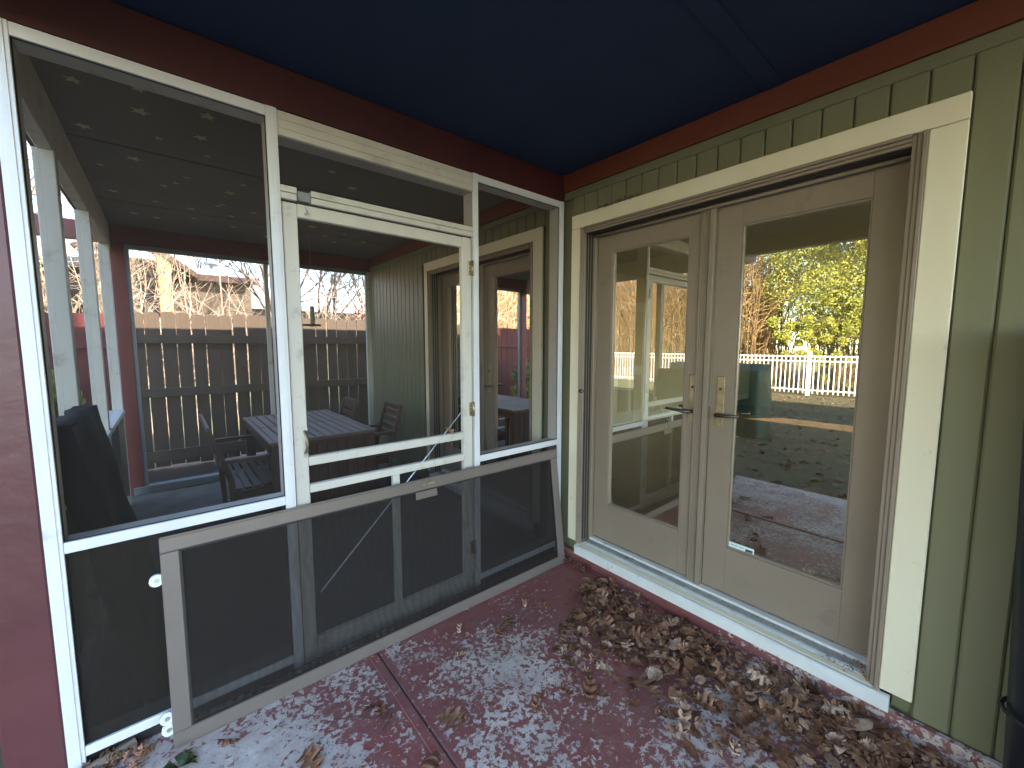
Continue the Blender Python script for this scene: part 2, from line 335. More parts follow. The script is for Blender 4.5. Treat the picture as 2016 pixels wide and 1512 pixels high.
# rest of the house: end walls, unseen roof, block that shades the lawn
bx('wall', M['green'], house, .175, 9, 3.18, 3.33, -.1, 2.7, bev=0)
for a, b, c, d in ((.175, 2.6, -.1, 2.7), (5.0, 9, -.1, 2.7), (2.6, 5.0, -.1, .4), (2.6, 5.0, 2.5, 2.7)): bx('wall', M['green'], house, a, b, -6.0, -5.85, c, d, bev=0)  # unseen opening added here to let daylight into the room
for a, b, c, d in ((-1.4, 3.33, -.1, 2.7), (-6, -5.4, -.1, 2.7), (-5.4, -1.4, -.1, .3), (-5.4, -1.4, 2.4, 2.7)): bx('wall', M['green'], house, 9.001, 9.15, a, b, c, d, bev=0)  # another unseen opening, added to brighten the room
bx('roof', M['roofdark'], house, .18, 9.6, -6.3, 3.36, 2.702, 2.73, bev=0)  # unseen; height and edge set for the shadow line on the fence
bx('lawn_shade_block', M['housetan'], house, .6, 4.6, -14.0, -1.0, 2.752, 7.2, bev=0)  # unseen block, sized to shade the lawn yet leave the fence top sunlit
# room seen dimly through the door glass
room = tag(thing('room_interior', None, None, (3, -1, 0)), kind='structure', label='dim room behind the glass doors')
fl = .19
nb = 26
for i in range(nb):      # floor boards running along the house
    x0 = .175 + i*.24
    bx('floor_board', M['floorwood'], room, x0, x0+.237, -5.84, 2.05, fl-.02, fl, bev=.001)
bx('room_ceiling', M['wallcream'], room, .172, 8.99, -5.84, 3.17, 2.62, 2.68, bev=0)
bx('inner_wall', M['wallcream'], room, .175, 2.6, 2.07, 2.17, fl, 2.62, bev=0)
bx('inner_wall', M['wallcream'], room, 3.3, 8.99, 2.07, 2.17, fl, 2.62, bev=0)
bx('inner_wall', M['wallcream'], room, 2.6, 3.3, 2.07, 2.17, 2.25, 2.62, bev=0)
bx('baseboard', M['trimwhite'], room, .175, 2.6, 2.045, 2.068, fl, fl+.13); bx('baseboard', M['trimwhite'], room, 3.3, 8.9, 2.045, 2.068, fl, fl+.13)
bx('door_casing', M['trimwhite'], room, 3.3, 3.4, 2.04, 2.066, fl, 2.3); bx('door_casing', M['trimwhite'], room, 4.3, 4.4, 2.04, 2.066, fl, 2.3)
bx('panel_door', M['trimwhite'], room, 3.42, 4.28, 2.05, 2.068, fl, 2.2)
for a, b, c, d in ((3.52,3.8,.4,1.0),(3.9,4.18,.4,1.0),(3.52,3.8,1.15,2.05),(3.9,4.18,1.15,2.05)): bx('door_panel', M['wallcream'], room, a, b, 2.044, 2.05, c, d)
st = B()
for i in range(7): st.box(2.62, 3.28, 2.2+.22*i, 2.46+.22*i, fl+.17*(i+1)-.03, fl+.17*(i+1))
st.build('stair_treads', M['floorwood'], room)
st = B()
for i in range(7): st.box(2.62, 3.28, 2.22+.22*i, 2.24+.22*i, fl+.17*i, fl+.17*(i+1)-.031)
st.build('stair_risers', M['trimwhite'], room)

# ------------------------------------------------------------------ porch roof
ceil = tag(thing('porch_ceiling', None, None, (-1.2, 0, ZC)), kind='structure', label='dark navy boarded ceiling over the patio')
for a, b in ((-4.8, -3.604), (-3.596, -2.404), (-2.396, -1.204), (-1.196, -.012)):
    bx('ceiling_panel', M['navy'], ceil, -2.47, .02, a, b, ZC, ZC+.02, bev=.0)
for yb in (-3.6, -2.4, -1.2): bx('ceiling_batten', M['navy'], ceil, -2.46, -.022, yb-.035, yb+.035, ZC-.008, ZC-.0005, bev=.002)
pc = tag(thing('screened_porch_ceiling', None, None, (-1.2, 1.7, ZC)), kind='structure', label='slate blue ceiling with gold stars inside the porch')
seams = [.085, 1.262, 2.445, 3.44]
for a, b in zip(seams, seams[1:]): bx('ceiling_panel', M['porchceil'], pc, -2.40, .02, a+.008, b-.008, ZC, ZC+.02, bev=.0)
bx('seam_backing', M['taupe_dark'], pc, -2.40, .02, .085, 3.44, ZC+.0205, ZC+.03, bev=0)
rf = bx('porch_roof', M['roofdark'], None, -2.54, .16, -5.0, 3.45, ZC+.032, ZC+.056, bev=.004)
rf.data.transform(Matrix.Translation((0,0,0))); tag(rf, 'low brown roof slab covering patio and screened porch', 'roof'); center(rf)
stars = [(-2.05,.75,1),(-1.81,.6,1),(-1.82,.87,.9),(-2.27,1.1,.9),(-1.99,1.02,.5),(-2.1,1.42,1),(-1.78,1.11,.45),(-2.26,1.66,.5),(-1.86,1.57,.5),(-1.97,1.84,.7),(-1.91,1.73,.6),(-1.56,1.48,.6),(-1.61,1.71,1),(-2.24,2.19,.8),(-2.02,2.28,.5),(-1.81,2.32,.8),(-1.65,2.1,.7),(-1.63,2.04,.6),(-1.41,2.12,.7),(-1.54,2.34,.6),(-2.16,2.76,.7),(-2.02,2.79,.8),(-1.78,2.61,.6),(-1.49,2.7,.7),(-2.25,.62,.8),(-2.05,.53,.8),(-1.17,.87,.7),(-.98,1.06,.9),(-.94,2.23,1),(-.76,2.49,.7),(-.63,2.3,.5),(-.61,2.69,.6),(-.38,2.49,.8),(-1.2,2.9,.6),(-.9,3.0,.6)]
for (sx_, sy_, sz_) in stars:
    b = B(); a0 = random.uniform(0, 1.2); r_ = .042*sz_
    pts = [(sx_ + math.cos(a0+math.pi*i/5)*(r_ if i % 2 == 0 else r_*.42), sy_ + math.sin(a0+math.pi*i/5)*(r_ if i % 2 == 0 else r_*.42)) for i in range(10)]
    b.prism(pts, 'z', ZC-.0025, ZC-.0003); b.build('star', M['star'], pc)
# front beam (with shaped tail), back beam
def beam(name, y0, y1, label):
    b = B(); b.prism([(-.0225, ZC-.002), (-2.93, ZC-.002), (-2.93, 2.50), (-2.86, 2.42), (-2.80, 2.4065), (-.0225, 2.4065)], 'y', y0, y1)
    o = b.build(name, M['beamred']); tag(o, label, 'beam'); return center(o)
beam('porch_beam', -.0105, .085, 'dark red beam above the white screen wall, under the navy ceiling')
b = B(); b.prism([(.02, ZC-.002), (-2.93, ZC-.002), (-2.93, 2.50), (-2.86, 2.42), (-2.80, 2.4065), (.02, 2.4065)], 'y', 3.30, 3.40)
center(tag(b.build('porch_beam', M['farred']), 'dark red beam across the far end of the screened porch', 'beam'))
b = B(); b.box(-2.46, -2.36, -4.9, -.012, 2.42, ZC-.002, bev=.004); center(tag(b.build('eave_beam', M['taupe_dark']), 'dark beam along the open eave of the patio, seen mirrored in the door glass', 'beam'))
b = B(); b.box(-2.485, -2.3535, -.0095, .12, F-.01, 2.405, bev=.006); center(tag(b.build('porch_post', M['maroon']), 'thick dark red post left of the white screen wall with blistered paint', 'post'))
b = B(); b.box(-2.385, -2.262, 3.305, 3.41, F-.01, 2.405, bev=.006); center(tag(b.build('porch_post', M['farred']), 'red post at the far left corner of the screened porch', 'post'))
b = B(); b.box(-2.46, -2.36, -4.9, -4.8, -.02, 2.419, bev=.006); center(tag(b.build('porch_post', M['maroon']), 'red post at the open end of the patio behind the camera', 'post'))

# ------------------------------------------------------------------ white screen wall
sw = thing('screen_wall', 'white framed insect screen wall under the dark red beam', 'screen wall', (-1.18, 0, F))
W, WW = M['white'], M['wood_white']
X0, X1 = -2.353, -.012
posts = [(-2.353, -2.312), (-1.680, -1.642), (-.722, -.688), (-.050, -.0125)]
for i, (a, b_) in enumerate(posts):
    t = B(); t.box(a, b_, -.013, -.002, .088, 2.404, bev=.0012)
    # raised rib of the extrusion
    t.box(a+.012, b_-.010, -.016, -.0135, .089, 2.403, bev=.0008)
    t.build('post', W, sw)
    bx('stud', WW, sw, a+(.0 if i else .001), b_-.001, .004, .083, F, 2.404, bev=.003)
def rail(a, b_, z0, z1, d=.078, name='rail'):
    t = B(); t.box(a+.0006, b_-.0006, -.012, -.002, z0, z1, bev=.0012); t.build(name, W, sw)
    bx('blocking', WW, sw, a+.0006, b_-.0006, .005, d, z0-.002, z1-.004, bev=.002)
P = posts
rail(P[0][1], P[1][0], 2.366, 2.403); rail(P[0][1], P[1][0], .826, .862); rail(P[0][1], P[1][0], .118, .153)
rail(P[2][1], P[3][0], 2.366, 2.403); rail(P[2][1], P[3][0], .826, .862); rail(P[2][1], P[3][0], .118, .153)
bx('base_board', M['taupe_dark'], sw, -2.352, -1.642, .006, .083, F-.002, .1155); bx('base_board', M['taupe_dark'], sw, -.72, -.0125, .006, .083, F-.002, .1155)
# boards over the door
a, b_ = P[1][1], P[2][0]
bx('header_board', WW, sw, a+.0005, b_-.0005, -.006, .08, 2.372, 2.4035, bev=.002)
bx('header_board', WW, sw, a+.0005, b_-.0005, -.013, .08, 2.334, 2.371, bev=.003)
bx('header_board', WW, sw, a+.0005, b_-.0005, -.019, .082, 2.306, 2.333, bev=.003)
# transom rail in two strips, broken by the door closer bracket
for z0, z1, dy in ((2.097, 2.122, 0), (2.071, 2.0955, .003)):
    for xa, xb in ((a+.0005, -1.583), (-1.530, b_-.0005)):
        bx('transom_rail', WW, sw, xa, xb, -.014+dy, .06, z0, z1, bev=.002)
cb = B(); cb.box(-1.580, -1.533, -.006, .03, 2.074, 2.112, bev=.002); cb.box(-1.578, -1.570, -.016, -.0065, 2.076, 2.09); cb.build('closer_bracket', M['box_grey'], sw)
def screen(name, m_, par, x0, x1, z0, z1, y=.002): return quad(name, m_, par, [(x0, y, z0), (x1, y, z0), (x1, y, z1), (x0, y, z1)])
for (xa, xb, za, zb, mm) in ((P[0][1], P[1][0], .862, 2.366, 'mesh'), (P[0][1], P[1][0], .153, .826, 'mesh_low'), (P[1][1], P[2][0], 2.122, 2.306, 'mesh'),
                             (P[2][1], P[3][0], .862, 2.366, 'mesh'), (P[2][1], P[3][0], .153, .826, 'mesh_low')):
    screen('insect_mesh', M[mm], sw, xa-.004, xb+.004, za-.004, zb+.004)
# dark spline line beside each trim
sp = B()
for (xa, xb, za, zb) in ((P[0][1], P[1][0], .862, 2.366), (P[0][1], P[1][0], .153, .826), (P[2][1], P[3][0], .862, 2.366), (P[2][1], P[3][0], .153, .826)):
    for x in (xa+.002, xb-.002): sp.tube([(x, -.003, za), (x, -.003, zb)], .002, 4)
    for z in (za+.002, zb-.002): sp.tube([(xa, -.003, z), (xb, -.003, z)], .002, 4)
sp.build('spline', M['rubber'], sw)

# ------------------------------------------------------------------ white screen door
dr = thing('screen_door', 'old white wooden screen door with push bars and brass hinges', 'screen door', (-1.18, .02, F))
DL, DR_ = -1.638, -.728
bx('stile', WW, dr, DL, -1.583, -.002, .028, F+.012, 2.062, bev=.003)
bx('stile', WW, dr, -.790, DR_-.003, -.002, .028, F+.012, 2.064, bev=.003)
bx('top_rail', WW, dr, -1.5825, -.7905, -.001, .027, 2.010, 2.063, bev=.003)
bx('bottom_rail', WW, dr, -1.5825, -.7905, -.001, .027, F+.012, .18, bev=.003)
bx('push_bar', WW, dr, -1.5825, -.7905, -.006, .022, .972, 1.012, bev=.003)
bx('push_bar', WW, dr, -1.5825, -.7905, -.006, .022, .852, .889, bev=.003)
bx('centre_bar', WW, dr, -1.207, -1.171, -.004, .021, .1805, .8515, bev=.003)
quad('insect_mesh', M['mesh'], dr, [(-1.584, .024, .17), (-.789, .024, .17), (-.789, .024, 2.012), (-1.584, .024, 2.012)])
bx('head_jamb', M['taupe_dark'], dr, DL, DR_, .002, .05, 2.0655, 2.0700, bev=0)
t = B(); t.tube([(-.81, -.004, 1.12), (-1.56, -.004, .39)], .0028, 6); t.build('brace_wire', M['zinc'], dr)
t = B(); t.tube([(-1.594, -.004, 1.125), (-1.594, -.030, 1.112), (-1.594, -.034, 1.078), (-1.594, -.030, 1.046), (-1.594, -.004, 1.033)], .0075, 8); h = t.build('pull_handle', M['brass'], dr, smooth=True)
for z in (1.135, 1.022):
    t = B(); t.tube([(-1.594, -.0035, z), (-1.594, -.0075, z)], .011, 10); t.build('handle_foot', M['zinc'], h)
t = B(); t.tube([(-1.552, -.003, 2.055), (-1.548, -.006, 2.040), (-1.545, -.012, 2.028), (-1.551, -.014, 2.022), (-1.557, -.010, 2.028)], .0025, 6); t.build('hook', M['zinc'], dr)
t = B()
for i in range(44):
    z = 2.0 - i*.0105; t.tube([(-1.578, .030, z), (-1.5755, .031, z-.007)], .0016, 4)
t.build('hanging_chain', M['zinc'], dr)
for z in (1.905, 1.136, .33):
    h = bx('hinge', M['brass'], dr, -.754, -.718, -.010, -.0025, z-.037, z+.037, bev=.002)
    t = B(); t.tube([(-.731, -.014, z-.040), (-.731, -.014, z+.040)], .0075, 10); t.build('hinge_barrel', M['brass'], h, smooth=True)
    t = B()
    for q in (-.02, .0, .02): t.tube([(-.746, -.0095, z+q), (-.746, -.013, z+q)], .0045, 8)
    t.build('screw', M['pewter'], h)

# ------------------------------------------------------------------ loose bronze screen leaning on its side
p0 = Vector((-2.087, -.116, F+.001)); p1 = Vector((-.107, -.145, F+.001)); ptop = Vector((-2.098, -.024, .802))
ex = (p1-p0).normalized(); ez = (ptop-p0); ez = (ez - ex*ez.dot(ex)).normalized(); ey = ez.cross(ex)
ls = thing('loose_screen_panel', 'brown aluminium sliding screen lying on its side against the white screen wall', 'screen panel', p0)
ls.rotation_euler = Matrix((ex, ey, ez)).transposed().to_euler()
L_, H_, T_ = 1.985, .742, .024
def lb(name, m_, *a, bev=.0015, par=None): return B().box(*a, bev=bev).build(name, m_, par or ls, off=(0,0,0))
# local: x along, y away from camera, z up
lb('frame_side', M['bronze'], 0, .054, 0, T_, .0555, H_-.0525, bev=.003); lb('frame_side', M['bronze'], L_-.058, L_, 0, T_, .0555, H_-.0525, bev=.003)
lb('frame_rail', M['bronze'], 0, L_, 0, T_, 0, .055, bev=.003); tr = lb('frame_rail', M['bronze'], 0, L_, 0, T_, H_-.052, H_, bev=.003)
lb('frame_lip', M['bronze'], .002, L_-.002, -.004, .006, H_+.0003, H_+.006, bev=.001)
sp = B(); 
for a in ((.0545, .0605, .002, .007, .056, H_-.053), (L_-.0645, L_-.0585, .002, .007, .056, H_-.053)): sp.box(*a)
sp.box(.0605, L_-.0645, .002, .007, .0555, .0605); sp.box(.0605, L_-.0645, .002, .007, H_-.058, H_-.0525)
sp.build('spline', M['rubber'], ls, off=(0,0,0))
b = B(); nx = 24
vs = [[b.bm.verts.new((.058+(L_-.118)*i/nx, .006, z)) for i in range(nx+1)] for z in (.058, H_-.055)]
for i in range(nx): b.bm.faces.new((vs[0][i], vs[0][i+1], vs[1][i+1], vs[1][i]))
b.build('screen_mesh', M['mesh_lean'], ls, off=(0,0,0))
for (xx, zz) in ((-.013, .60), (-.012, .115), (-.009, .075)):
    t = B(); t.tube([(xx, .004, zz), (xx, .019, zz)], .021, 14); r_ = t.build('roller', M['plastic_white'], ls, off=(0,0,0))
    t = B(); t.tube([(xx, .0025, zz), (xx, .0205, zz)], .008, 10); t.build('axle', M['zinc'], r_, off=(0,0,0))
t = B(); t.box(1.02, 1.085, -.0035, -.0002, H_-.030, H_-.018, bev=.001); t.tube([(1.03, -.004, H_-.02), (1.045, -.012, H_-.022)], [.009, .006], 8); t.build('latch', M['brass'], ls, off=(0,0,0))
lb('latch_plate', M['bronze'], .98, 1.10, .004, .012, H_-.095, H_-.0535)
lb('pull_tab', M['bronze'], .985, 1.075, -.0025, -.0002, .030, .046)

# ------------------------------------------------------------------ French doors (built for the patio, copied into the porch)
T, K = M['taupe'], M['cream']
fd = thing('french_doors', 'taupe double glass patio doors in wide cream trim, on the right', 'french doors', (0, -.93, .13))
YL, YR = -.164, -1.677
bx('casing', K, fd, -.022, -.002, -.088, YL, .197, 2.2105, bev=.003); bx('casing', K, fd, -.022, -.002, YR, -1.768, .190, 2.2105, bev=.003)
bx('casing', K, fd, -.022, -.002, -.088, -1.768, 2.2125, 2.295, bev=.003)
# frame: stepped lips and ribbed jambs
bx('jamb', T, fd, .0, .17, YL-.0005, -.178, .187, 2.211, bev=.001); bx('jamb', T, fd, .0, .17, -1.640, YR+.0005, .187, 2.211, bev=.001)
bx('jamb_head', T, fd, .0, .17, -1.640, -.178, 2.183, 2.211, bev=.001)
for (a, b_, c, d) in ((YL-.0005, -.173, -.030, -.001), (-.1735, -.182, -.020, -.001), (-.1825, -.190, -.012, -.001), (YR+.0005, -1.664, -.030, -.001), (-1.6635, -1.650, -.020, -.001), (-1.6495, -1.636, -.012, -.001)):
    bx('jamb_moulding', T, fd, c, d, a, b_, .140, 2.211, bev=.0015)
for (z0, z1, c) in ((2.2115, 2.200, -.030), (2.1995, 2.188, -.020), (2.1875, 2.176, -.012)):
    bx('head_moulding', T, fd, c, -.001, -1.636, -.190, z1, z0, bev=.0015)
for xx in (.016, .040, .064):
    bx('track', M['taupe_dark'], fd, xx, xx+.014, -.1785, -.1815, .20, 2.18, bev=0)
    bx('track', M['taupe_dark'], fd, xx, xx+.014, -1.636, -.182, 2.1800, 2.1828, bev=0)
t = B(); t.tube([(.088, -1.632, 2.172), (.088, -.185, 2.172)], .009, 8); t.build('head_tube', T, fd, smooth=True)
bx('jamb_stop', T, fd, .090, .118, -.1785, -.190, .2, 2.18, bev=.002)
# sill
t = B(); t.prism([(-.048, .127), (-.048, .178), (-.040, .184), (-.024, .184), (-.024, .127)], 'y', -1.711, -.170); t.build('sill_nosing', M['sill'], fd)
t = B(); t.prism([(-.0235, .127), (-.0235, .186), (.008, .190), (.008, .127)], 'y', -1.680, -.172); t.build('sill_strip', M['cream'], fd)
bx('sill_track', M['box_grey'], fd, .0085, .036, -1.635, -.191, .127, .182, bev=.001)
for xx in (.011, .020, .029): bx('track_rib', M['sill'], fd, xx, xx+.003, -1.634, -.192, .1822, .193, bev=.001)
bx('sill_tread', M['sillgrey'], fd, .0365, .080, -1.635, -.191, .127, .194, bev=.002)
bx('sill_ridge', M['sill'], fd, .0805, .119, -1.635, -.1905, .127, .205, bev=.003)
bx('sill_back', M['sillgrey'], fd, .1195, .172, -1.639, -.179, .127, .190, bev=0)
def leaf(y0, y1, g0, g1, sgn, z0=.212):
    lf = bpy.data.objects.new('door_leaf', None); C.objects.link(lf); lf.parent = fd; lf.empty_display_size = .1
    xa, xb = .120, .163; zt, gz0, gz1 = 2.176, .452, 2.068
    bx('stile', T, lf, xa, xb, y0, g0, z0, zt, bev=.0015); bx('stile', T, lf, xa, xb, g1, y1, z0, zt, bev=.0015)
    bx('top_rail', T, lf, xa+.0005, xb, g0+.0003, g1-.0003, gz1, zt, bev=.001); bx('bottom_rail', T, lf, xa+.0005, xb, g0+.0003, g1-.0003, z0, gz0, bev=.001)
    t = B(); w_ = .008
    for (a, b_, c, d) in ((g0, g1, gz0, gz0+w_), (g0, g1, gz1-w_, gz1), (g0, g0+w_, gz0+w_, gz1-w_), (g1-w_, g1, gz0+w_, gz1-w_)): t.box(xa+.004, xa+.018, a+.0005, b_-.0005, c+.0002, d-.0002, bev=.002)
    t.build('glazing_bead', T, lf)
    quad('glass', M['glass'], lf, [(.139, g0, gz0), (.139, g1, gz0), (.139, g1, gz1), (.139, g0, gz1)])
    hy = y0 + .033 if sgn > 0 else y1 - .060
    hy = -.841 if sgn > 0 else -.985
    for side, x_, s_ in (('out', xa, -1), ('in', xb, 1)):
        pl = bx('handle_plate', M['brass'], lf, x_+s_*.0004, x_+s_*.007, hy-.019, hy+.019, 1.078, 1.334, bev=.002)
        t = B(); d = .125*sgn if sgn > 0 else -.105
        t.tube([(x_+s_*.004, hy, 1.140), (x_+s_*.048, hy, 1.140)], .010, 10); t.build('lever_neck', M['pewter'], lf, smooth=True)
        t = B(); t.tube([(x_+s_*.050, hy-.004*sgn*1, 1.140), (x_+s_*.054, hy+d*.5, 1.143), (x_+s_*.050, hy+d, 1.146)], [.011, .0085, .007], 8); t.build('lever', M['pewter'], lf, smooth=True)
        if side == 'out':
            t = B(); t.tube([(x_-.0072, hy, 1.27), (x_-.010, hy, 1.27)], .008, 12); t.build('key_cylinder', M['pewter'], lf)
leaf(-.875, -.1915, -.790, -.300, 1)
leaf(-1.6355, -.932, -1.522, -1.047, -1)
t = B(); t.box(.104, .1195, -.905, -.852, .200, 2.172, bev=.002)
for yy in (-.858, -.869, -.880, -.891): t.box(.1005, .1038, yy-.007, yy, .201, 2.171, bev=.001)
t.build('astragal', T, fd)
bx('astragal_edge', T, fd, .088, .1195, -.931, -.9055, .200, 2.172, bev=.002)
f2 = copy_tree(fd); f2.location = Vector(fd.location) + Vector((0, 1.95, 0))
f2['label'] = 'taupe double glass doors inside the screened porch, behind the white screen'
for o_ in (fd, f2): o_['group'] = 'double glass doors along the green house wall'
t = B(); t.tube([(-.006, -.186, 1.20), (-.030, -.186, 1.20)], [.010, .014], 10); t.build('bumper_knob', M['pewter'], fd, smooth=True)
# cobweb debris on head trim
def crumbs(name, pts, n, r, size, m_, label=None, cat=None):
    b = B()
    for i in range(n):
        p = Vector(random.choice(pts)) + Vector([random.gauss(0, r[j]) for j in range(3)])
        s_ = size*random.uniform(.4, 1.3); a = Vector([random.uniform(-1, 1) for _ in range(3)]).normalized()*s_; c = Vector([random.uniform(-1, 1) for _ in range(3)]).normalized()*s_
        vs = [b.bm.verts.new(p+q) for q in (a, c, -a, -c*.6)]; b.bm.faces.new(vs)
        try: b.bm.faces.new((vs[0], vs[1], vs[3]))
        except Exception: pass
    return b.build(name, m_, None)
o = crumbs('cobweb_debris', [(-.024, -.30-.02*i, 2.296+.0005*i) for i in range(14)], 260, (.004, .010, .005), .007, M['debris'])
tag(center(o), 'dirty cobweb crumbs caught along the top edge of the cream door trim', 'debris', kind='stuff')
o = crumbs('sill_debris', [(.055, -.25-.07*i, .196) for i in range(20)] + [(.01, -1.5-.01*i, .196) for i in range(12)] + [(.07, -1.60, .2)]*8, 260, (.012, .02, .001), .004, M['debris'])
tag(center(o), 'dusty grit and leaf crumbs lying along the door sill', 'debris', kind='stuff')

# security sticker on the right-hand glass
stk = thing('security_sticker', 'small white security sticker low on the right door glass', 'sticker', (.130, -1.112, .437))
def srect(name, m_, y0, y1, z0, z1, x): return B().box(x-.0004, x, y0, y1, z0, z1).build(name, m_, stk)
srect('label_sheet', M['paper'], -1.172, -1.050, .437, .486, .1376)
srect('logo_field', M['ink'], -1.166, -1.133, .443, .475, .1370)
srect('underline', M['ink'], -1.129, -1.055, .4455, .4470, .1370)
def text(s, size, y_left, z, m_, x, name):
    cu = bpy.data.curves.new(name, 'FONT'); cu.body = s; cu.size = size; cu.extrude = .0001; cu.align_x = 'LEFT'
    o = bpy.data.objects.new(name, cu); C.objects.link(o); bpy.context.view_layer.update()
    me = bpy.data.meshes.new_from_object(o.evaluated_get(bpy.context.evaluated_depsgraph_get())); bpy.data.objects.remove(o)
    # text x axis -> -Y (reads left to right seen from -X), text y -> Z
    mt = Matrix(((0, 0, -1, x), (-1, 0, 0, y_left), (0, 1, 0, z), (0, 0, 0, 1))); me.transform(mt); me.transform(Matrix.Translation(-Vector(stk.location)))
    me.materials.clear(); me.materials.append(m_); n = bpy.data.objects.new(name, me); C.objects.link(n); n.parent = stk
text('1-800-ADT-ASAP', .0095, -1.056, .4705, M['ink'], .1368, 'phone_line'); text('secured by', .0150, -1.055, .4510, M['ink'], .1368, 'wording'); text('ADT', .0165, -1.1335, .4530, M['paper'], .1366, 'logo_letters')

# ------------------------------------------------------------------ left and back walls of the screened porch
lw = thing('side_screen_wall', 'white posts and mesh along the left side of the porch', 'screen wall', (-2.38, 1.7, F))
for yy in (.10, .84, 1.90, 3.02): bx('post', WW, lw, -2.412, -2.345, yy-.02, yy+.045, F, 2.33, bev=.003)
bx('top_board', WW, lw, -2.40, -2.350, .13, 3.28, 2.332, ZC-.002, bev=.003)
bx('sill_rail', WW, lw, -2.435, -2.335, .151, .816, .895, .93, bev=.003); bx('sill_rail', WW, lw, -2.435, -2.335, .889, 1.876, .895, .93, bev=.003); bx('sill_rail', WW, lw, -2.435, -2.335, 1.949, 2.996, .895, .93, bev=.003)
bx('bottom_rail', WW, lw, -2.41, -2.35, .151, 3.0, F, .16, bev=.003)
bx('spandrel', M['taupe_dark'], lw, -2.395, -2.385, .146, 3.0, .161, .8945, bev=0)
quad('insect_mesh', M['mesh_side'], lw, [(-2.39, .1, .9), (-2.39, 3.1, .9), (-2.39, 3.1, 2.34), (-2.39, .1, 2.34)])
bw = thing('back_screen_wall', 'mesh bay with slim pale mullion at the far end of the porch', 'screen wall', (-1.2, 3.35, F))
bx('header_strip', M['box_grey'], bw, -2.26, -.04, 3.32, 3.37, 2.368, 2.4055); bx('mullion', WW, bw, -1.165, -1.125, 3.325, 3.36, F+.071, 2.3675)
bx('jamb_strip', M['box_grey'], bw, -2.2615, -2.235, 3.32, 3.36, F+.07, 2.3675); bx('jamb_strip', WW, bw, -.060, -.032, 3.32, 3.36, F+.07, 2.3675)
quad('insect_mesh', M['mesh_back'], bw, [(-2.25, 3.365, F+.07), (-.04, 3.365, F+.07), (-.04, 3.365, 2.38), (-2.25, 3.365, 2.38)])
o = B(); o.box(-.032, -.008, 2.56, 2.63, .53, .66, bev=.004); ob = thing('outlet_box', 'grey weatherproof outlet box on the green wall behind the chairs', 'outlet', (-.001, 2.595, .53))
o.build('box', M['box_grey'], ob); bx('cover', M['box_grey'], ob, -.042, -.0325, 2.555, 2.635, .525, .665, bev=.003)

# ------------------------------------------------------------------ porch furniture
TW, TT = M['tablewood'], M['tabletop']
tb = thing('slatted_table', 'large brown slatted table with its front leaf folded down', 'table', (-1.06, 2.33, F))
tx0, tx1, ty0, ty1, tz = -1.470, -.655, 1.60, 3.05, .755
for (ya, yb) in ((ty0+.035, 2.31), (2.33, ty1-.035)):
    n_ = 10; pw = (tx1-tx0-.07)/n_
    for i in range(n_):
        xa = tx0+.035+pw*i; bx('slat', TT, tb, xa+.006, xa+pw-.010, ya, yb, tz-.022, tz, bev=.002)
for a in ((tx0, tx0+.034, ty0, ty1), (tx1-.034, tx1, ty0, ty1), (tx0+.0345, tx1-.0345, ty0, ty0+.034), (tx0+.0345, tx1-.0345, ty1-.034, ty1)): bx('edge_board', TT, tb, a[0], a[1], a[2], a[3], tz-.024, tz+.001, bev=.003)
for a in ((tx0+.01, tx1-.01, ty1-.04, ty1-.015), (tx0+.01, tx0+.035, ty0+.03, ty1-.045), (tx1-.035, tx1-.01, ty0+.03, ty1-.045)): bx('apron', TW, tb, a[0], a[1], a[2], a[3], tz-.10, tz-.0245, bev=.002)
for (xa, ya) in ((tx0+.01, ty0+.012), (tx0+.01, ty1-.09), (tx1-.09, ty1-.09), (tx1-.09, ty0+.012)): bx('leg', TW, tb, xa, xa+.078, ya, ya+.078, F, tz-.101 if ya > 2 else tz-.025, bev=.003)
n_ = 8; pw = (tx1-.09-(tx0+.09))/n_
for i in range(n_): bx('leaf_board', TW, tb, tx0+.0885+pw*i+.002, tx0+.0885+pw*(i+1)-.003, ty0+.014, ty0+.032, F+.03, tz-.055, bev=.003)
bx('leaf_rail', TW, tb, tx0+.0885, tx1-.0905, ty0+.008, ty0+.036, tz-.0545, tz-.0245, bev=.002)

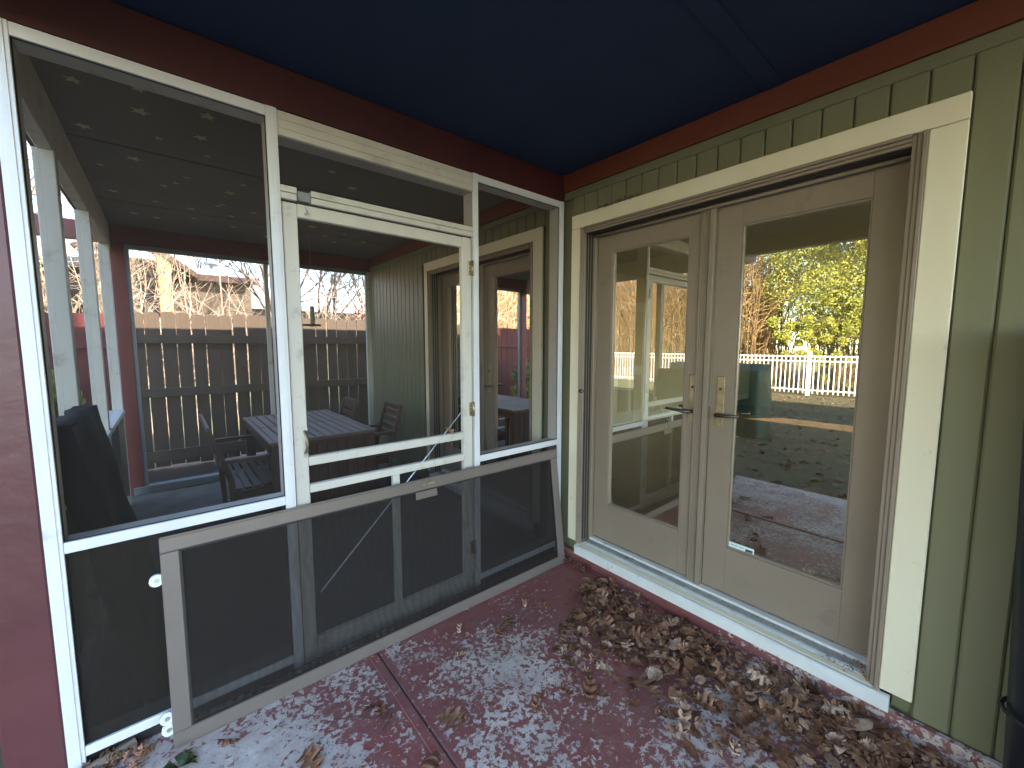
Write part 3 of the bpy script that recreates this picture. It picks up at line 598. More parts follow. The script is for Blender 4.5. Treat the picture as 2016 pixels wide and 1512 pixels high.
def chair(name, label, w_, loc, rz, grp):
    """local: seat faces +x, back at x=0; y across"""
    t = thing(name, label, 'chair', (loc[0], loc[1], F), grp); t.rotation_euler = (0, 0, rz)
    def cb(nm, *a, bev=.003, mm=TW): return B().box(*a, bev=bev).build(nm, mm, t, off=(0,0,0))
    h = w_/2; sh = .36
    n_ = 7
    for i in range(n_):
        xa = .05 + i*.060; cb('seat_slat', xa, xa+.047, -h+.03, h-.03, sh-.018, sh)
    for s in (-1, 1):
        y0 = s*h - (.02 if s > 0 else -.02) - .018; y1 = y0+.036
        cb('front_leg', .40, .44, y0, y1, 0, .565); cb('armrest', -.02, .46, y0-.008, y1+.008, .566, .590)
        b = B(); b.prism([(.03, 0), (.07, 0), (.045, .45), (-.075, .82), (-.105, .82), (.005, .44)], 'y', y0, y1); b.build('back_post', TW, t, off=(0,0,0))
        cb('side_rail', .05, .3995, y0+.006, y1-.006, sh-.075, sh-.019)
    cb('front_rail', .41, .43, -h+.04, h-.04, sh-.08, sh-.019)
    for i, z in enumerate((.50, .575, .65, .725)):
        dx = -.085*(z-.45)/.37
        b = B(); b.box(dx-.020, dx-.004, -h+.036, h-.036, z, z+.052, bev=.003); b.build('back_slat', TW, t, off=(0,0,0))
    b = B(); b.box(-.098, -.078, -h+.036, h-.036, .782, .832, bev=.003); b.build('top_rail', TW, t, off=(0,0,0))
    for s in (-1, 1):
        b = B(); b.tube([(.0, s*h-s*.0-.0, .30), (.0, s*(h+.004), .30)], .007, 8); b.build('bolt', M['zinc'], t, off=(0,0,0))
    return t
CG = 'brown slatted chairs round the porch table'
chair('slatted_chair', 'wide brown slatted armchair at the near left side of the table', .92, (-1.745, 2.11), 0, CG)
chair('slatted_chair', 'brown slatted chair at the far right corner of the table', .44, (-.57, 2.74), R(180), CG)
chair('slatted_chair', 'brown slatted armchair between the table and the outlet box', .46, (-.37, 2.08), R(176), CG)

cv = thing('covered_board', 'black cloth-covered board leaning on the left side of the porch', 'board', (-2.2, .6, F))
b = B(); N1, N2 = 14, 16; grid = []
for i in range(N1+1):
    row = []
    for j in range(N2+1):
        u, v = i/N1, j/N2
        y = .11 + .68*u; z = F + (1.145)*v; x = -2.085 - .20*v
        x += .02*noise.noise(Vector((u*3, v*4, 1))); z += .03*noise.noise(Vector((u*4, 0, 5)))*v
        row.append(Vector((x, y, z)))
    grid.append(row)
fr = [[b.bm.verts.new(p) for p in r_] for r_ in grid]; bk = [[b.bm.verts.new(p + Vector((-.075, 0, -.0))) for p in r_] for r_ in grid]
for i in range(N1):
    for j in range(N2):
        b.bm.faces.new((fr[i][j], fr[i+1][j], fr[i+1][j+1], fr[i][j+1])); b.bm.faces.new((bk[i][j], bk[i][j+1], bk[i+1][j+1], bk[i+1][j]))
for i in range(N1): b.bm.faces.new((fr[i][N2], fr[i+1][N2], bk[i+1][N2], bk[i][N2])); b.bm.faces.new((fr[i][0], bk[i][0], bk[i+1][0], fr[i+1][0]))
for j in range(N2): b.bm.faces.new((fr[0][j], fr[0][j+1], bk[0][j+1], bk[0][j])); b.bm.faces.new((fr[N1][j], bk[N1][j], bk[N1][j+1], fr[N1][j+1]))
b.build('cloth_cover', M['tarp'], cv, smooth=True)
b = B()
for i in range(420):
    y = random.uniform(.11, .79); z = F+1.13+.03*noise.noise(Vector(((y-.11)/.68*4, 0, 5))); x = -2.285 - random.uniform(0, .075)
    p = Vector((x, y, z)); q = p + Vector((random.gauss(0, .008), random.gauss(0, .008), random.uniform(.006, .022))); r_ = p+Vector((.002, .002, 0)); b.bm.faces.new([b.bm.verts.new(k_) for k_ in (p, r_, q)])
tag(b.build('frayed_fringe', M['tarp'], cv), kind='stuff')

hf = thing('hanging_feeder', 'hanging round black tray with grey tube, in front of the far fence', 'bird feeder', (-.915, 2.5, 1.68))
t = B(); t.tube([(-.915, 2.5, 1.680), (-.915, 2.5, 1.694)], .085, 24); t.build('tray', M['rubber'], hf)
t = B(); t.tube([(-.905, 2.5, 1.6945), (-.905, 2.5, 1.860), (-.905, 2.5, 1.872)], [.020, .020, .014], 14); t.build('tube', M['box_grey'], hf)
t = B(); t.tube([(-.905, 2.5, 1.872), (-.905, 2.5, ZC)], .0012, 4); t.build('hanging_wire', M['zinc'], hf)
t = B(); t.tube([(-.915, 2.5, 1.6795), (-.915, 2.5, 1.668)], .012, 10); t.build('nut', M['zinc'], hf)

# dark downspout-like wrap at the right frame edge
dk = thing('wrapped_bundle', 'dark blue-black plastic bundle standing against the green wall at far right', 'bundle', (-.12, -2.3, F))
b = B(); rings = []
for j in range(15):
    v = j/14; z = F + 1.48*v; ring = []
    for k_ in range(20):
        a = 2*math.pi*k_/20; rr = 1 + .16*noise.noise(Vector((math.cos(a)*1.6, math.sin(a)*1.6, v*5))) + .05*math.sin(a*7)
        wx = (.125 - .03*v)*rr; wy = .25*(rr if math.sin(a) < .3 else 1)
        ring.append(b.bm.verts.new((-.165 + wx*math.cos(a), -2.235 + .055*v + wy*math.sin(a), z)))
    rings.append(ring)
for a, c in zip(rings, rings[1:]):
    for k_ in range(20): b.bm.faces.new((a[k_], a[(k_+1)%20], c[(k_+1)%20], c[k_]))
b.bm.faces.new(rings[-1]); b.build('plastic_wrap', M['navytarp'], dk, smooth=True)
t = B()
for z in (.42, .95): t.tube([(-.165+.128*math.cos(a), -2.215+.255*math.sin(a), z) for a in [2*math.pi*i/24 for i in range(25)]], .006, 5)
t.build('tie_cord', M['rubber'], dk)

# ------------------------------------------------------------------ back fence
def picket_mesh(wd, h, th, nm, mm):
    b = B(); c = .022; b.prism([(0, 0), (wd, 0), (wd, h-c), (wd-c, h), (c, h), (0, h-c)], 'y', 0, th); bmesh.ops.recalc_face_normals(b.bm, faces=b.bm.faces)
    me = bpy.data.meshes.new(nm); b.bm.to_mesh(me); b.bm.free(); me.materials.append(mm); return me
bf = thing('wooden_fence', 'tall brown dog-eared board fence behind the porch', 'fence', (-.8, 4.5, 0))
pks = [picket_mesh(.1415-g_, 1.84, .018, 'picket', M['fence']) for g_ in (.006, .009, .004, .012)]
x = -2.345; i = 0
while x < 3.2:
    o = bpy.data.objects.new('picket', pks[random.choice((0, 0, 1, 2, 3))]); C.objects.link(o); o.parent = bf
    o.location = Vector((x, 4.5 + random.uniform(-.002, .002), .035 + random.uniform(-.012, .012))) - Vector(bf.location); o.rotation_euler = (0, R(random.gauss(0, .18)), 0)
    x += .1427; i += 1
for z0, z1 in ((1.510, 1.612), (.878, .980), (.10, .235)): bx('rail', M['fence'], bf, -2.34, 3.2, 4.455, 4.496, z0, z1, bev=.003)
for xx in (1.4, 3.15): bx('post', M['fence'], bf, xx-.045, xx+.045, 4.52, 4.61, -.05, 1.9, bev=.004)
rfn = thing('wooden_fence', 'red painted board fence left of the brown fence', 'fence', (-4, 4.5, 0))
pr = picket_mesh(.135, 1.80, .018, 'picket', M['redfence'])
for i in range(26):
    o = bpy.data.objects.new('picket', pr); C.objects.link(o); o.parent = rfn; o.location = Vector((-2.50-.1427*i, 4.5, .03+random.uniform(-.01, .01))) - Vector(rfn.location)
for z0, z1 in ((1.45, 1.54), (.3, .39)): bx('rail', M['redfence'], rfn, -6.1, -2.37, 4.455, 4.496, z0, z1, bev=.003)

# ------------------------------------------------------------------ neighbours
nh = thing('neighbour_house', 'low tan neighbouring house with pale roof and orange brick chimney', 'house', (-1, 20, 0))
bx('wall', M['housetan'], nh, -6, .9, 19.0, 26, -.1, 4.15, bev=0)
bx('fascia', M['roofdark'], nh, -2.0, 1.15, 18.55, 18.65, 4.02, 4.27, bev=0); bx('roof', M['roofpale'], nh, -6.3, 1.2, 18.66, 26.4, 4.20, 4.50, bev=0)
b = B(); b.prism([(-3.9, 4.6), (-2.95, 5.35), (-1.0, 3.95), (-1.0, 4.15), (-2.95, 5.62), (-4.2, 4.7)], 'y', 17.4, 18.6); b.build('gable_roof', M['roofdark'], nh)
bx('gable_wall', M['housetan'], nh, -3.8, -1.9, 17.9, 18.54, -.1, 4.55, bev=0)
bx('chimney', M['brick'], nh, -2.12, -1.74, 17.45, 17.88, 2.6, 4.9, bev=.02)
for xx in (-.9, -.1): 
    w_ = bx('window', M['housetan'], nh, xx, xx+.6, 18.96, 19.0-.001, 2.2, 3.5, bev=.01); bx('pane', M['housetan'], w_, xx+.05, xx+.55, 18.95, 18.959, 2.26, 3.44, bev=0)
t = B(); t.tube([(-.3, 20, 4.5), (-.3, 20, 4.9)], .14, 8); t.tube([(-.3, 20, 4.9), (-.3, 20, 4.96)], .35, 10); t.build('roof_vent', M['box_grey'], nh)
n2 = thing('neighbour_house', 'distant tan house with a long low pale roof seen over the fence', 'house', (5, 32, 0))
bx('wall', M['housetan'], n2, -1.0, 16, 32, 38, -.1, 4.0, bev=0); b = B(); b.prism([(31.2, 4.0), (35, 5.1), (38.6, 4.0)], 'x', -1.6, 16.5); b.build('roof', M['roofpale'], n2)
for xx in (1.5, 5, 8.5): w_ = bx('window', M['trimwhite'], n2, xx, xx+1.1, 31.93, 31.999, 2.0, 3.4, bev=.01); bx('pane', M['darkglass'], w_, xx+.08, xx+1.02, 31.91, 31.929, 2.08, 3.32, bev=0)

# ------------------------------------------------------------------ trees and shrubs
def branch_tree(b, p, d, length, r, depth, rnd, spread=.55, n=3, rise=.08, twig=.75):
    pts = [p]; rs = [r]; q = p.copy(); dd = d.copy(); segs = 4
    for i in range(segs):
        dd = (dd + Vector([rnd.gauss(0, .10) for _ in range(3)]) + Vector((0, 0, rise))).normalized(); q = q + dd*length/segs; pts.append(q.copy()); rs.append(r*(1-.45*(i+1)/segs))
    b.tube(pts, rs, 5 if depth > 2 else 3, cap=False)
    if depth == 0: return
    for k_ in range(n + (1 if depth > 2 else 0)):
        t = rnd.uniform(.35, 1.0); i = min(int(t*segs), segs-1); pp = pts[i].lerp(pts[i+1], t*segs-i)
        nd = (dd + Vector([rnd.gauss(0, spread) for _ in range(3)])).normalized()
        branch_tree(b, pp, nd, length*rnd.uniform(.55, .85)*twig/.75, rs[i]*.6, depth-1, rnd, spread, n, rise, twig)
def bare_tree(label, loc, h, seed, m_='bark', r=.12, depth=5, spread=.5, n=3, group='bare winter trees beyond the fence'):
    t = thing('bare_tree', label, 'tree', loc, group); rnd = random.Random(seed)
    b = B(); b.tube([(0,0,-.1), (.03, 0, h*.18), (0, .03, h*.32)], [r, r*.85, r*.75], 8, cap=False); b.build('trunk', M[m_], t, off=(0,0,0))
    b = B()
    for k_ in range(5):
        d = Vector((rnd.gauss(0, .5), rnd.gauss(0, .5), 1)).normalized(); branch_tree(b, Vector((0, 0, h*.30*rnd.uniform(.7, 1))), d, h*.30, r*.55, depth-1, rnd, spread, n)
    b.build('crown', M[m_], t, off=(0,0,0)); return t
bare_tree('bare tree with thick arching limbs leaning over the far left fence', (-4.4, 9.5, 0), 7.0, 3, 'barkpale', .10, 5, .6)
bare_tree('bare tree with pale twigs in front of the brick chimney', (-2.6, 11.5, 0), 5.5, 4, 'barkpale', .07, 5, .6)
bare_tree('dark bare tree behind the slim porch mullion', (.9, 14, 0), 7.5, 5, 'barkdark', .10, 5, .45)
bare_tree('dark bare tree right of the pale roof', (2.8, 16, 0), 8.5, 6, 'barkdark', .10, 5, .4)
bare_tree('slender bare tree above the hanging feeder', (4.6, 20, 0), 10, 8, 'barkdark', .10, 5, .35)
bare_tree('slender bare tree next to the green wall corner', (6.8, 21, 0), 10, 9, 'barkdark', .10, 5, .35)
bare_tree('tall bare tree behind the pale roofed house', (-.5, 30, 0), 11, 10, 'barkdark', .14, 5, .45)
bare_tree('wispy bare tree seen through the left posts', (-4.3, 16, 0), 8, 12, 'barkpale', .09, 5, .5)
bare_tree('sapling of two bare stems rising just behind the fence', (-.15, 5.3, 0), 2.6, 13, 'bark', .03, 3, .5)

def stems(name, label, n_, area, hgt, m_, seed, kind='stuff', r=.012, lean=.35, twigs=3, parent=None):
    rnd = random.Random(seed); b = B()
    for i in range(n_):
        x_ = rnd.uniform(area[0], area[1]); y_ = rnd.uniform(area[2], area[3]); h = hgt*rnd.uniform(.55, 1.1); a = rnd.uniform(0, 6.28); ln = rnd.uniform(0, lean)*h
        P_ = []
        for k_ in range(5):
            t = k_/4; P_.append(Vector((x_ + math.cos(a)*ln*t*t + rnd.gauss(0, .05*t*h*.3), y_ + math.sin(a)*ln*t*t + rnd.gauss(0, .05*t*h*.3), h*t - ln*.25*t**3)))
        b.tube(P_, [r*(1-.6*k_/4)*rnd.uniform(.8, 1.6) for k_ in range(5)], 3, cap=False)
        for q in range(twigs):
            k_ = rnd.randint(1, 3); p = P_[k_].lerp(P_[k_+1], rnd.random()); d = Vector((rnd.gauss(0, .6), rnd.gauss(0, .6), rnd.uniform(-.1, .8))).normalized()*h*rnd.uniform(.12, .3)
            b.tube([p, p+d*.5+Vector((0,0,.02)), p+d], [r*.6, r*.45, r*.25], 3, cap=False)
            e = p+d*.6; d2 = Vector((rnd.gauss(0, .6), rnd.gauss(0, .6), rnd.uniform(-.1, .8))).normalized()*h*.1; b.tube([e, e+d2], [r*.4, r*.2], 3, cap=False)
    o = b.build(name, m_); return tag(o, label, None, None, kind)
stems('brush_thicket', 'dense golden leafless brush beyond the white picket fence', 1100, (-19, -14.2, 3.9, 13), 6.4, M['thicket'], 21, r=.020, lean=.45, twigs=5)
stems('brush_thicket', 'leafless brush showing behind the large evergreen tree', 500, (-24, -20.5, -7, 4), 6.0, M['thicket'], 27, r=.020, lean=.4, twigs=4)
stems('brush_thicket', 'low orange brown brush at the foot of the evergreen tree', 160, (-13.6, -13.1, -2.5, 3.8), 1.3, M['thicket'], 28, r=.008, lean=.5, twigs=4)
stems('brush_thicket', 'pale leafless brush at the north-west corner of the lawn', 900, (-17, -7.5, 11, 20), 6.4, M['thicket'], 22, r=.018, lean=.45, twigs=4)
stems('brush_thicket', 'pinkish bare shrubbery just behind the back fence', 480, (-5.5, 6, 6.0, 10.5), 3.0, M['twigpink'], 23, r=.006, lean=.5, twigs=5)
def leafy(label, name, cat, loc, rad, n_, m_, size, seed, trunk=.15, m2=None, group=None):
    t = thing(name, label, cat, loc, group); rnd = random.Random(seed)
    b = B(); b.tube([(0,0,-.1), (.02, 0, rad[2]*.8), (0, 0, rad[2]*1.7)], [trunk, trunk*.7, trunk*.2], 7); 
    for k_ in range(14):
        z = rad[2]*rnd.uniform(.3, 1.5); a = rnd.uniform(0, 6.28); b.tube([(0,0,z), (math.cos(a)*rad[0]*.7, math.sin(a)*rad[1]*.7, z+rnd.uniform(.1, .6))], [trunk*.25, .01], 4)
    b.build('trunk', M['bark'], t, off=(0,0,0))
    clumps = []
    for k_ in range(330 if n_ > 90000 else 130):
        v = Vector((rnd.gauss(0, 1), rnd.gauss(0, 1), rnd.gauss(0, 1))).normalized()*rnd.uniform(.2, 1.0)**.5
        clumps.append((Vector((v.x*rad[0], v.y*rad[1], rad[2]*1.08+v.z*rad[2])), rnd.uniform(.16, .34)*min(rad)))
    for nm, mm, frac in (('crown', m_, .6), ('crown', m2 or m_, .4)):
        vs, fs = [], []
        for i in range(int(n_*frac)):
            c_, r_ = rnd.choice(clumps); d = Vector((rnd.gauss(0, 1), rnd.gauss(0, 1), rnd.gauss(0, 1))).normalized()*r_*rnd.uniform(.5, 1.1)
            p = c_ + d; s_ = size*rnd.uniform(.6, 1.4); a = Vector([rnd.uniform(-1, 1) for _ in range(3)]).normalized(); c2 = a.cross(Vector([rnd.uniform(-1, 1) for _ in range(3)])).normalized()
            k_ = len(vs); vs += [p+a*s_, p+c2*s_*.45, p-a*s_, p-c2*s_*.45]; fs.append((k_, k_+1, k_+2, k_+3))
        me = bpy.data.meshes.new(nm); me.from_pydata(vs, [], fs); me.materials.append(mm); o = bpy.data.objects.new(nm, me); C.objects.link(o); o.parent = t
    return t
leafy('large yellow-green evergreen tree mirrored in the right door glass', 'evergreen_tree', 'tree', (-15.4, -.1, 0), (2.8, 4.1, 4.9), 230000, M['needles'], .040, 31, .22, M['needles2'])
leafy('low green shrub growing under the large evergreen tree', 'shrub', 'shrub', (-13.9, .4, 0), (.6, 3.3, 1.5), 60000, M['needles'], .04, 35, .05, M['needles2'])
leafy('tall evergreen tree at the south end of the picket fence', 'evergreen_tree', 'tree', (-17, -6, 0), (3.4, 3.4, 4.2), 24000, M['needles'], .11, 32, .22, M['needles2'])
leafy('russet leaved shrub behind the fence near the green wall', 'shrub', 'shrub', (2.2, 7.0, 0), (1.5, .9, 1.25), 7000, M['russet'], .05, 33, .05)
leafy('dark broadleaf bush beyond the left posts of the porch', 'shrub', 'shrub', (-2.95, 3.9, 0), (.32, .3, .6), 2600, M['needles2'], .04, 34, .02)

# white metal picket fence across the lawn
wf = thing('picket_fence', 'white metal picket fence across the far side of the lawn', 'fence', (-12.5, 2, 0))
fp = [Vector((-12.3, 12.5)), Vector((-12.3, 1.75)), Vector((-13.4, -6))]
pm = B(); pm.box(-.013, .013, -.013, .013, .06, 1.20, bev=.004); bmesh.ops.recalc_face_normals(pm.bm, faces=pm.bm.faces); pme = bpy.data.meshes.new('picket'); pm.bm.to_mesh(pme); pm.bm.free(); pme.materials.append(M['sill'])
for a, c in zip(fp, fp[1:]):
    d = c-a; n_ = int(d.length/.12)
    for i in range(n_):
        q = a + d*(i/n_); o = bpy.data.objects.new('picket', pme); C.objects.link(o); o.parent = wf; o.location = Vector((q.x, q.y, random.uniform(-.004, .004))) - Vector(wf.location)
    for z in (.16, 1.02, 1.16):
        b = B(); b.tube([(a.x, a.y, z), (c.x, c.y, z)], .022, 4); b.build('rail', M['sill'], wf)
for q in (fp[0], Vector((-12.3, 6.6)), fp[1], Vector((-12.85, -2)), fp[2]): bx('post', M['sill'], wf, q.x-.05, q.x+.05, q.y-.05, q.y+.05, 0, 1.32, bev=.006)

# covered grill on the lawn
gc = thing('covered_grill', 'box-shaped grill under a dark green fabric cover on the lawn', 'grill', (-5.1, 1.3, 0))
b = B(); rings = []
for j in range(9):
    v = j/8; ring = []
    for k_ in range(28):
        a = 2*math.pi*k_/28; c_, s_ = math.cos(a), math.sin(a); e = .35
        wx = .34*(1 - .06*v)*(1 if v < .95 else .96); wy = .84*(1 - .07*v)
        px = math.copysign(abs(c_)**e, c_)*wx; py = math.copysign(abs(s_)**e, s_)*wy; w_ = .02*noise.noise(Vector((px*4, py*4, v*2)))*(1-v*.5)
        ring.append(b.bm.verts.new((-5.1+px*(1+w_*3), 1.3+py*(1+w_*2), 1.17*v+.01)))
    rings.append(ring)
for a, c in zip(rings, rings[1:]):
    for k_ in range(28): b.bm.faces.new((a[k_], a[(k_+1)%28], c[(k_+1)%28], c[k_]))
top = b.bm.verts.new((-5.1, 1.3, 1.20))
for k_ in range(28): b.bm.faces.new((rings[-1][k_], rings[-1][(k_+1)%28], top))
b.build('fabric_cover', M['grillcover'], gc, smooth=True)
t = B(); t.tube([(-5.1+.345*math.cos(a), 1.3+.85*math.sin(a), .22) for a in [2*math.pi*i/28 for i in range(29)]], .008, 5); t.build('draw_cord', M['rubber'], gc)

# ------------------------------------------------------------------ leaves
OAK = [(0,-.5),(.03,-.38),(.10,-.34),(.20,-.38),(.15,-.26),(.07,-.22),(.09,-.14),(.24,-.13),(.34,-.19),(.29,-.04),(.14,.02),(.10,.08),(.22,.14),(.33,.13),(.27,.26),(.14,.24),(.09,.30),(.14,.40),(.06,.41),(0,.52)]
PLAIN = [(0,-.5),(.03,-.44),(.08,-.38),(.13,-.31),(.17,-.24),(.20,-.16),(.22,-.08),(.235,0),(.24,.07),(.235,.13),(.22,.19),(.20,.25),(.17,.30),(.14,.35),(.11,.39),(.08,.42),(.055,.45),(.035,.48),(.015,.5),(0,.52)]
SHARD = [(0,-.45),(.05,-.40),(.03,-.33),(.13,-.30),(.10,-.22),(.22,-.20),(.17,-.12),(.26,-.06),(.18,-.01),(.27,.06),(.20,.10),(.12,.13),(.22,.20),(.13,.22),(.17,.30),(.08,.31),(.10,.38),(.04,.39),(.03,.44),(0,.48)]
def oak(vs, fs, tones, p, size, rz, rx, ry, curl, tone, rnd, wd=1.0, OAK=OAK):
    """adds a lobed leaf with a raised midrib and curled lobes"""
    M3 = Matrix.Rotation(rz, 3, 'Z') @ Matrix.Rotation(rx, 3, 'X') @ Matrix.Rotation(ry, 3, 'Y')
    k0 = len(vs); n = len(OAK); bow = rnd.uniform(-.8, .8); sg = rnd.choice((-1, 1, 1))*.7
    def put(x, y):
        x = x*wd + rnd.gauss(0, .007); y = y + rnd.gauss(0, .004)
        ca = curl*x*3.0; zz = sg*abs(x)*math.sin(abs(ca)) + bow*y*y*.8 + rnd.gauss(0, .004); xx = x*math.cos(ca*.8)
        vs.append(Vector(p) + M3 @ Vector((xx*size, y*size, zz*size))); tones.append(min(1, max(0, tone + rnd.gauss(0, .05))))
    for (x, y) in OAK: put(x, y)          # right edge 0..n-1
    for (x, y) in OAK[1:-1]: put(-x*rnd.uniform(.85, 1.1), y)     # left edge
    for (x, y) in OAK[1:-1]: put(0, y)      # rib
    for i_ in range(n-2): tones[k0+n+n-2+i_] *= .88
    nr = n-2; r0 = k0; l0 = k0+n; m0 = k0+n+nr
    mid = [r0] + [m0+i for i in range(nr)] + [r0+n-1]; rg = [r0+i for i in range(n)]; lf = [r0] + [l0+i for i in range(nr)] + [r0+n-1]
    for i in range(n-1):
        for e in (rg, lf):
            q = [mid[i], e[i], e[i+1], mid[i+1]]; u = []
            for t in q:
                if t not in u: u.append(t)
            if len(u) > 2: fs.append(u if e is rg else u[::-1])
def leafobj(name, vs, fs, tones, m_):
    me = bpy.data.meshes.new(name); me.from_pydata(vs, [], fs); me.materials.append(m_); a = me.attributes.new('tone', 'FLOAT', 'POINT'); a.data.foreach_set('value', tones)
    me.polygons.foreach_set('use_smooth', [True]*len(me.polygons)); o = bpy.data.objects.new(name, me); C.objects.link(o); return o
rnd = random.Random(5)
vs, fs, tn = [], [], []
def pile_pt():
    while True:
        y = rnd.uniform(-2.6, -.40); 
        if y > -.55: xc, wd = -.20, .08
        elif y > -.8: xc, wd = -.36, .20
        elif y > -1.1: xc, wd = -.29, .21
        elif y > -1.5: xc, wd = -.27, .21
        else: xc, wd = -.24, .16
        x = xc + rnd.gauss(0, wd)
        if -.78 < x < -.06: return x, y
for i in range(2300):
    x, y = pile_pt(); edge = max(0, 1-abs(x+.25)/.4); z = F + .006 + rnd.random()*.026*edge
    s_ = .022 + .075*rnd.random()**2.2
    oak(vs, fs, tn, (x, y, z), s_, rnd.uniform(0, 6.28), rnd.gauss(0, .20), rnd.gauss(0, .20), rnd.uniform(.0, .9), min(1, max(0, rnd.gauss(.40, .27))), rnd, rnd.uniform(.8, 1.7), rnd.choice((PLAIN, SHARD, SHARD, OAK)))
for i in range(70):   # strays
    x = rnd.uniform(-2.3, -.08); y = rnd.uniform(-2.4, -.2); oak(vs, fs, tn, (x, y, F+.005), rnd.uniform(.015, .035), rnd.uniform(0, 6.28), rnd.gauss(0, .3), rnd.gauss(0, .3), rnd.uniform(.5, 1.6), rnd.uniform(.1, .7), rnd)
for i in range(60):   # corner and behind the loose screen
    x = -2.35 + abs(rnd.gauss(0, .10)); y = rnd.uniform(-.13, -.01); oak(vs, fs, tn, (x, y, F+.01+rnd.random()*.02), rnd.uniform(.03, .07), rnd.uniform(0, 6.28), rnd.gauss(0, .5), rnd.gauss(0, .5), rnd.uniform(.5, 1.6), rnd.uniform(.2, .8), rnd)
for i in range(50):
    oak(vs, fs, tn, (rnd.uniform(-.12, -.04), rnd.uniform(-.32, -.05), F+.01+rnd.random()*.02), rnd.uniform(.02, .05), rnd.uniform(0, 6.28), rnd.gauss(0, .5), rnd.gauss(0, .5), 1, rnd.uniform(.1, .6), rnd)
tag(leafobj('leaf_litter', vs, fs, tn, M['leaf']), 'drift of dry brown oak leaves along the door sill', None, None, 'stuff')
singles = [(-1.938,-.203,.07,.25,'small crumpled dark leaf just right of the loose screen\'s near corner',1.4), (-1.472,-.442,.085,.22,'folded brown leaf with pale underside left of the slab joint',1.2), (-1.50,-.40,.05,.05,'shrivelled dark grey leaf left of the slab joint',1.9),
 (-1.279,-.647,.115,.55,'pointed tan oak leaf lying right of the slab joint near the bottom',.4), (-1.42,-.74,.12,.3,'brown leaf cut off by the bottom edge beside the slab joint',.5), (-1.733,-.46,.11,.3,'flat brown leaf by the bottom edge on the bare left slab',.5),
 (-.849,-.40,.085,.42,'orange brown oak leaf on the bare patch, left one of a pair',.5), (-.76,-.36,.085,.28,'dark orange oak leaf on the bare patch, right one of a pair',.5), (-.983,-.24,.06,.85,'pale crumpled leaf close below the loose screen',1.3),
 (-.865,-.133,.055,.9,'pale tan leaf touching the lower rail of the loose screen',.9), (-1.08,-.40,.055,.8,'small pale curled leaf in the middle of the red slab',1.6), (-.579,-1.02,.15,.62,'large yellow tan oak leaf with deep lobes left of the leaf drift',.3),
 (-.625,-1.22,.14,.78,'big curled light yellow leaf with a dark hole in front of the drift',1.5), (-.779,-.90,.10,.2,'broad dark brown leaf left of the yellow tan one',.8), (-.86,-.84,.07,.3,'thin curled brown leaf in the middle foreground',1.5),
 (-.42,-1.02,.12,.95,'faded grey leaf lying flat on the leaf drift',.3), (-.69,-.66,.06,.8,'pale maple-like leaf on the bare concrete left of the drift',.5), (-.50,-.36,.08,.3,'red brown leaf left of the drift near the sill',.9),
 (-.60,-.30,.06,.75,'light beige curled leaf near the loose screen\'s right end',1.2), (-.22,-.11,.05,.25,'dark leaf wedged at the foot of the loose screen',1.2), (-.98,-.80,.07,.4,'brown curled leaf in the lower middle of the red slab',1.4),
 (-.21,-1.33,.09,.9,'whitish grey leaf on the drift below the right door',.6), (-.30,-1.22,.09,.5,'orange brown leaf on top of the drift below the right door',1.0), (-.15,-1.58,.085,.97,'pale leaf beside the lower corner of the cream trim',.7)]
for (x, y, s_, t_, lab, cu) in singles:
    vs, fs, tn = [], [], []; z = F+.012 + (.035 if x > -.45 and y < -.8 else 0)
    oak(vs, fs, tn, (0, 0, 0), s_*1.15, rnd.uniform(0, 6.28), rnd.gauss(0, .2), rnd.gauss(0, .2), cu, t_, rnd)
    o = leafobj('oak_leaf', vs, fs, tn, M['leaf']); o.location = (x, y, z); tag(o, lab, 'leaf', 'single dry leaves lying on the patio')
vs, fs, tn = [], [], []; oak(vs, fs, tn, (0, 0, 0), .075, 1.3, .6, .3, 1.2, .75, rnd, 1.1); o = leafobj('oak_leaf', vs, fs, tn, M['leaf']); o.location = (-.885, -.012, 1.028); tag(o, 'curled orange leaf caught on the upper push bar of the screen door', 'leaf')
vs, fs, tn = [], [], []; oak(vs, fs, tn, (0, 0, 0), .08, .3, 1.1, .3, 1.0, .7, rnd, .8); o = leafobj('oak_leaf', vs, fs, tn, M['leaf']); o.location = (-.03, -1.625, .225); tag(o, 'curled tan leaf standing in the right end of the door sill', 'leaf')
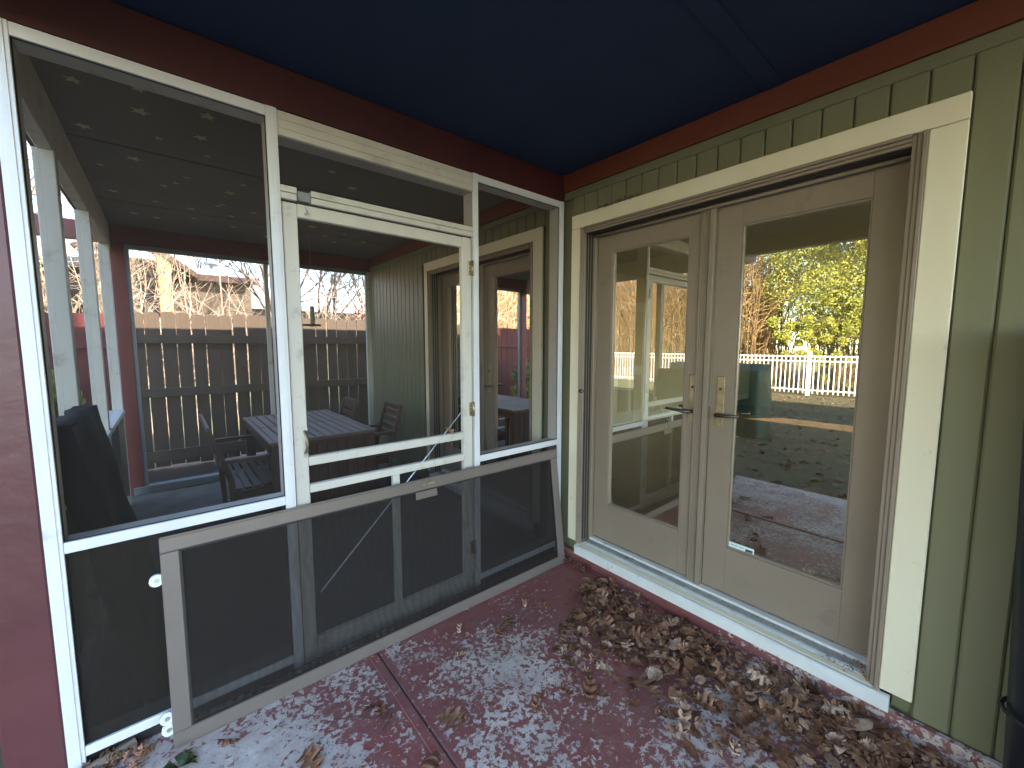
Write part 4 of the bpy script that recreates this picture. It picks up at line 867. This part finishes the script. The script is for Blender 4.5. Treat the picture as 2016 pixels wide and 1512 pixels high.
# leaves on the lawn (seen mirrored)
vs, fs, tn = [], [], []
for i in range(2600):
    x = rnd.uniform(-12, -2.5); y = rnd.uniform(-4, 5); oak(vs, fs, tn, (x, y, .01), rnd.uniform(.06, .13), rnd.uniform(0, 6.28), rnd.gauss(0, .3), rnd.gauss(0, .3), rnd.uniform(.2, 1.2), rnd.uniform(.2, 1), rnd)
tag(leafobj('lawn_leaves', vs, fs, tn, M['lawnleaf']), 'fallen leaves scattered over the shaded lawn', None, None, 'stuff')
# twigs
for (p, q, lab) in (((-1.62,-.36), (-1.50,-.46), 'thin dark twig left of the slab joint'), ((-1.50,-.52), (-1.44,-.47), 'short thin twig beside the folded brown leaf'), ((-.95,-.46), (-.90,-.54), 'tiny twig on the red slab')):
    b = B(); b.tube([(p[0], p[1], F+.006), ((p[0]+q[0])/2+.012, (p[1]+q[1])/2, F+.012), (q[0], q[1], F+.005)], [.002, .0018, .001], 5); center(tag(b.build('twig', M['barkdark']), lab, 'twig'))
# stake and weed at the lower left
b = B(); b.prism([(0, 0), (.034, 0), (.036, .020), (.012, .026), (0, .018)], 'x', 0, .16); o = b.build('wood_stake', M['stake']); o.location = (-2.335, -.075, F+.004); o.rotation_euler = (0, 0, R(22)); tag(o, 'short weathered wooden stake lying at the foot of the white post', 'wood piece')
wd = thing('weed', 'small dark green weed at the bottom edge left of centre', 'weed', (-2.075, -.20, F))
for i in range(9):
    a = rnd.uniform(0, 6.28); ln = rnd.uniform(.04, .07); vs = []; b = B(); d = Vector((math.cos(a), math.sin(a), .0)); s_ = Vector((-d.y, d.x, 0))
    P_ = [Vector((0, 0, 0)), d*ln*.3+s_*.008+Vector((0, 0, .012)), d*ln*.55+s_*.016+Vector((0, 0, .02)), d*ln*.7+s_*.006+Vector((0, 0, .02)), d*ln+Vector((0, 0, .012)), d*ln*.7-s_*.006+Vector((0, 0, .02)), d*ln*.55-s_*.016+Vector((0, 0, .024)), d*ln*.3-s_*.008+Vector((0, 0, .012))]
    b.bm.faces.new([b.bm.verts.new(p) for p in P_]); b.build('weed_leaf', M['weed'], wd, off=(0,0,0))
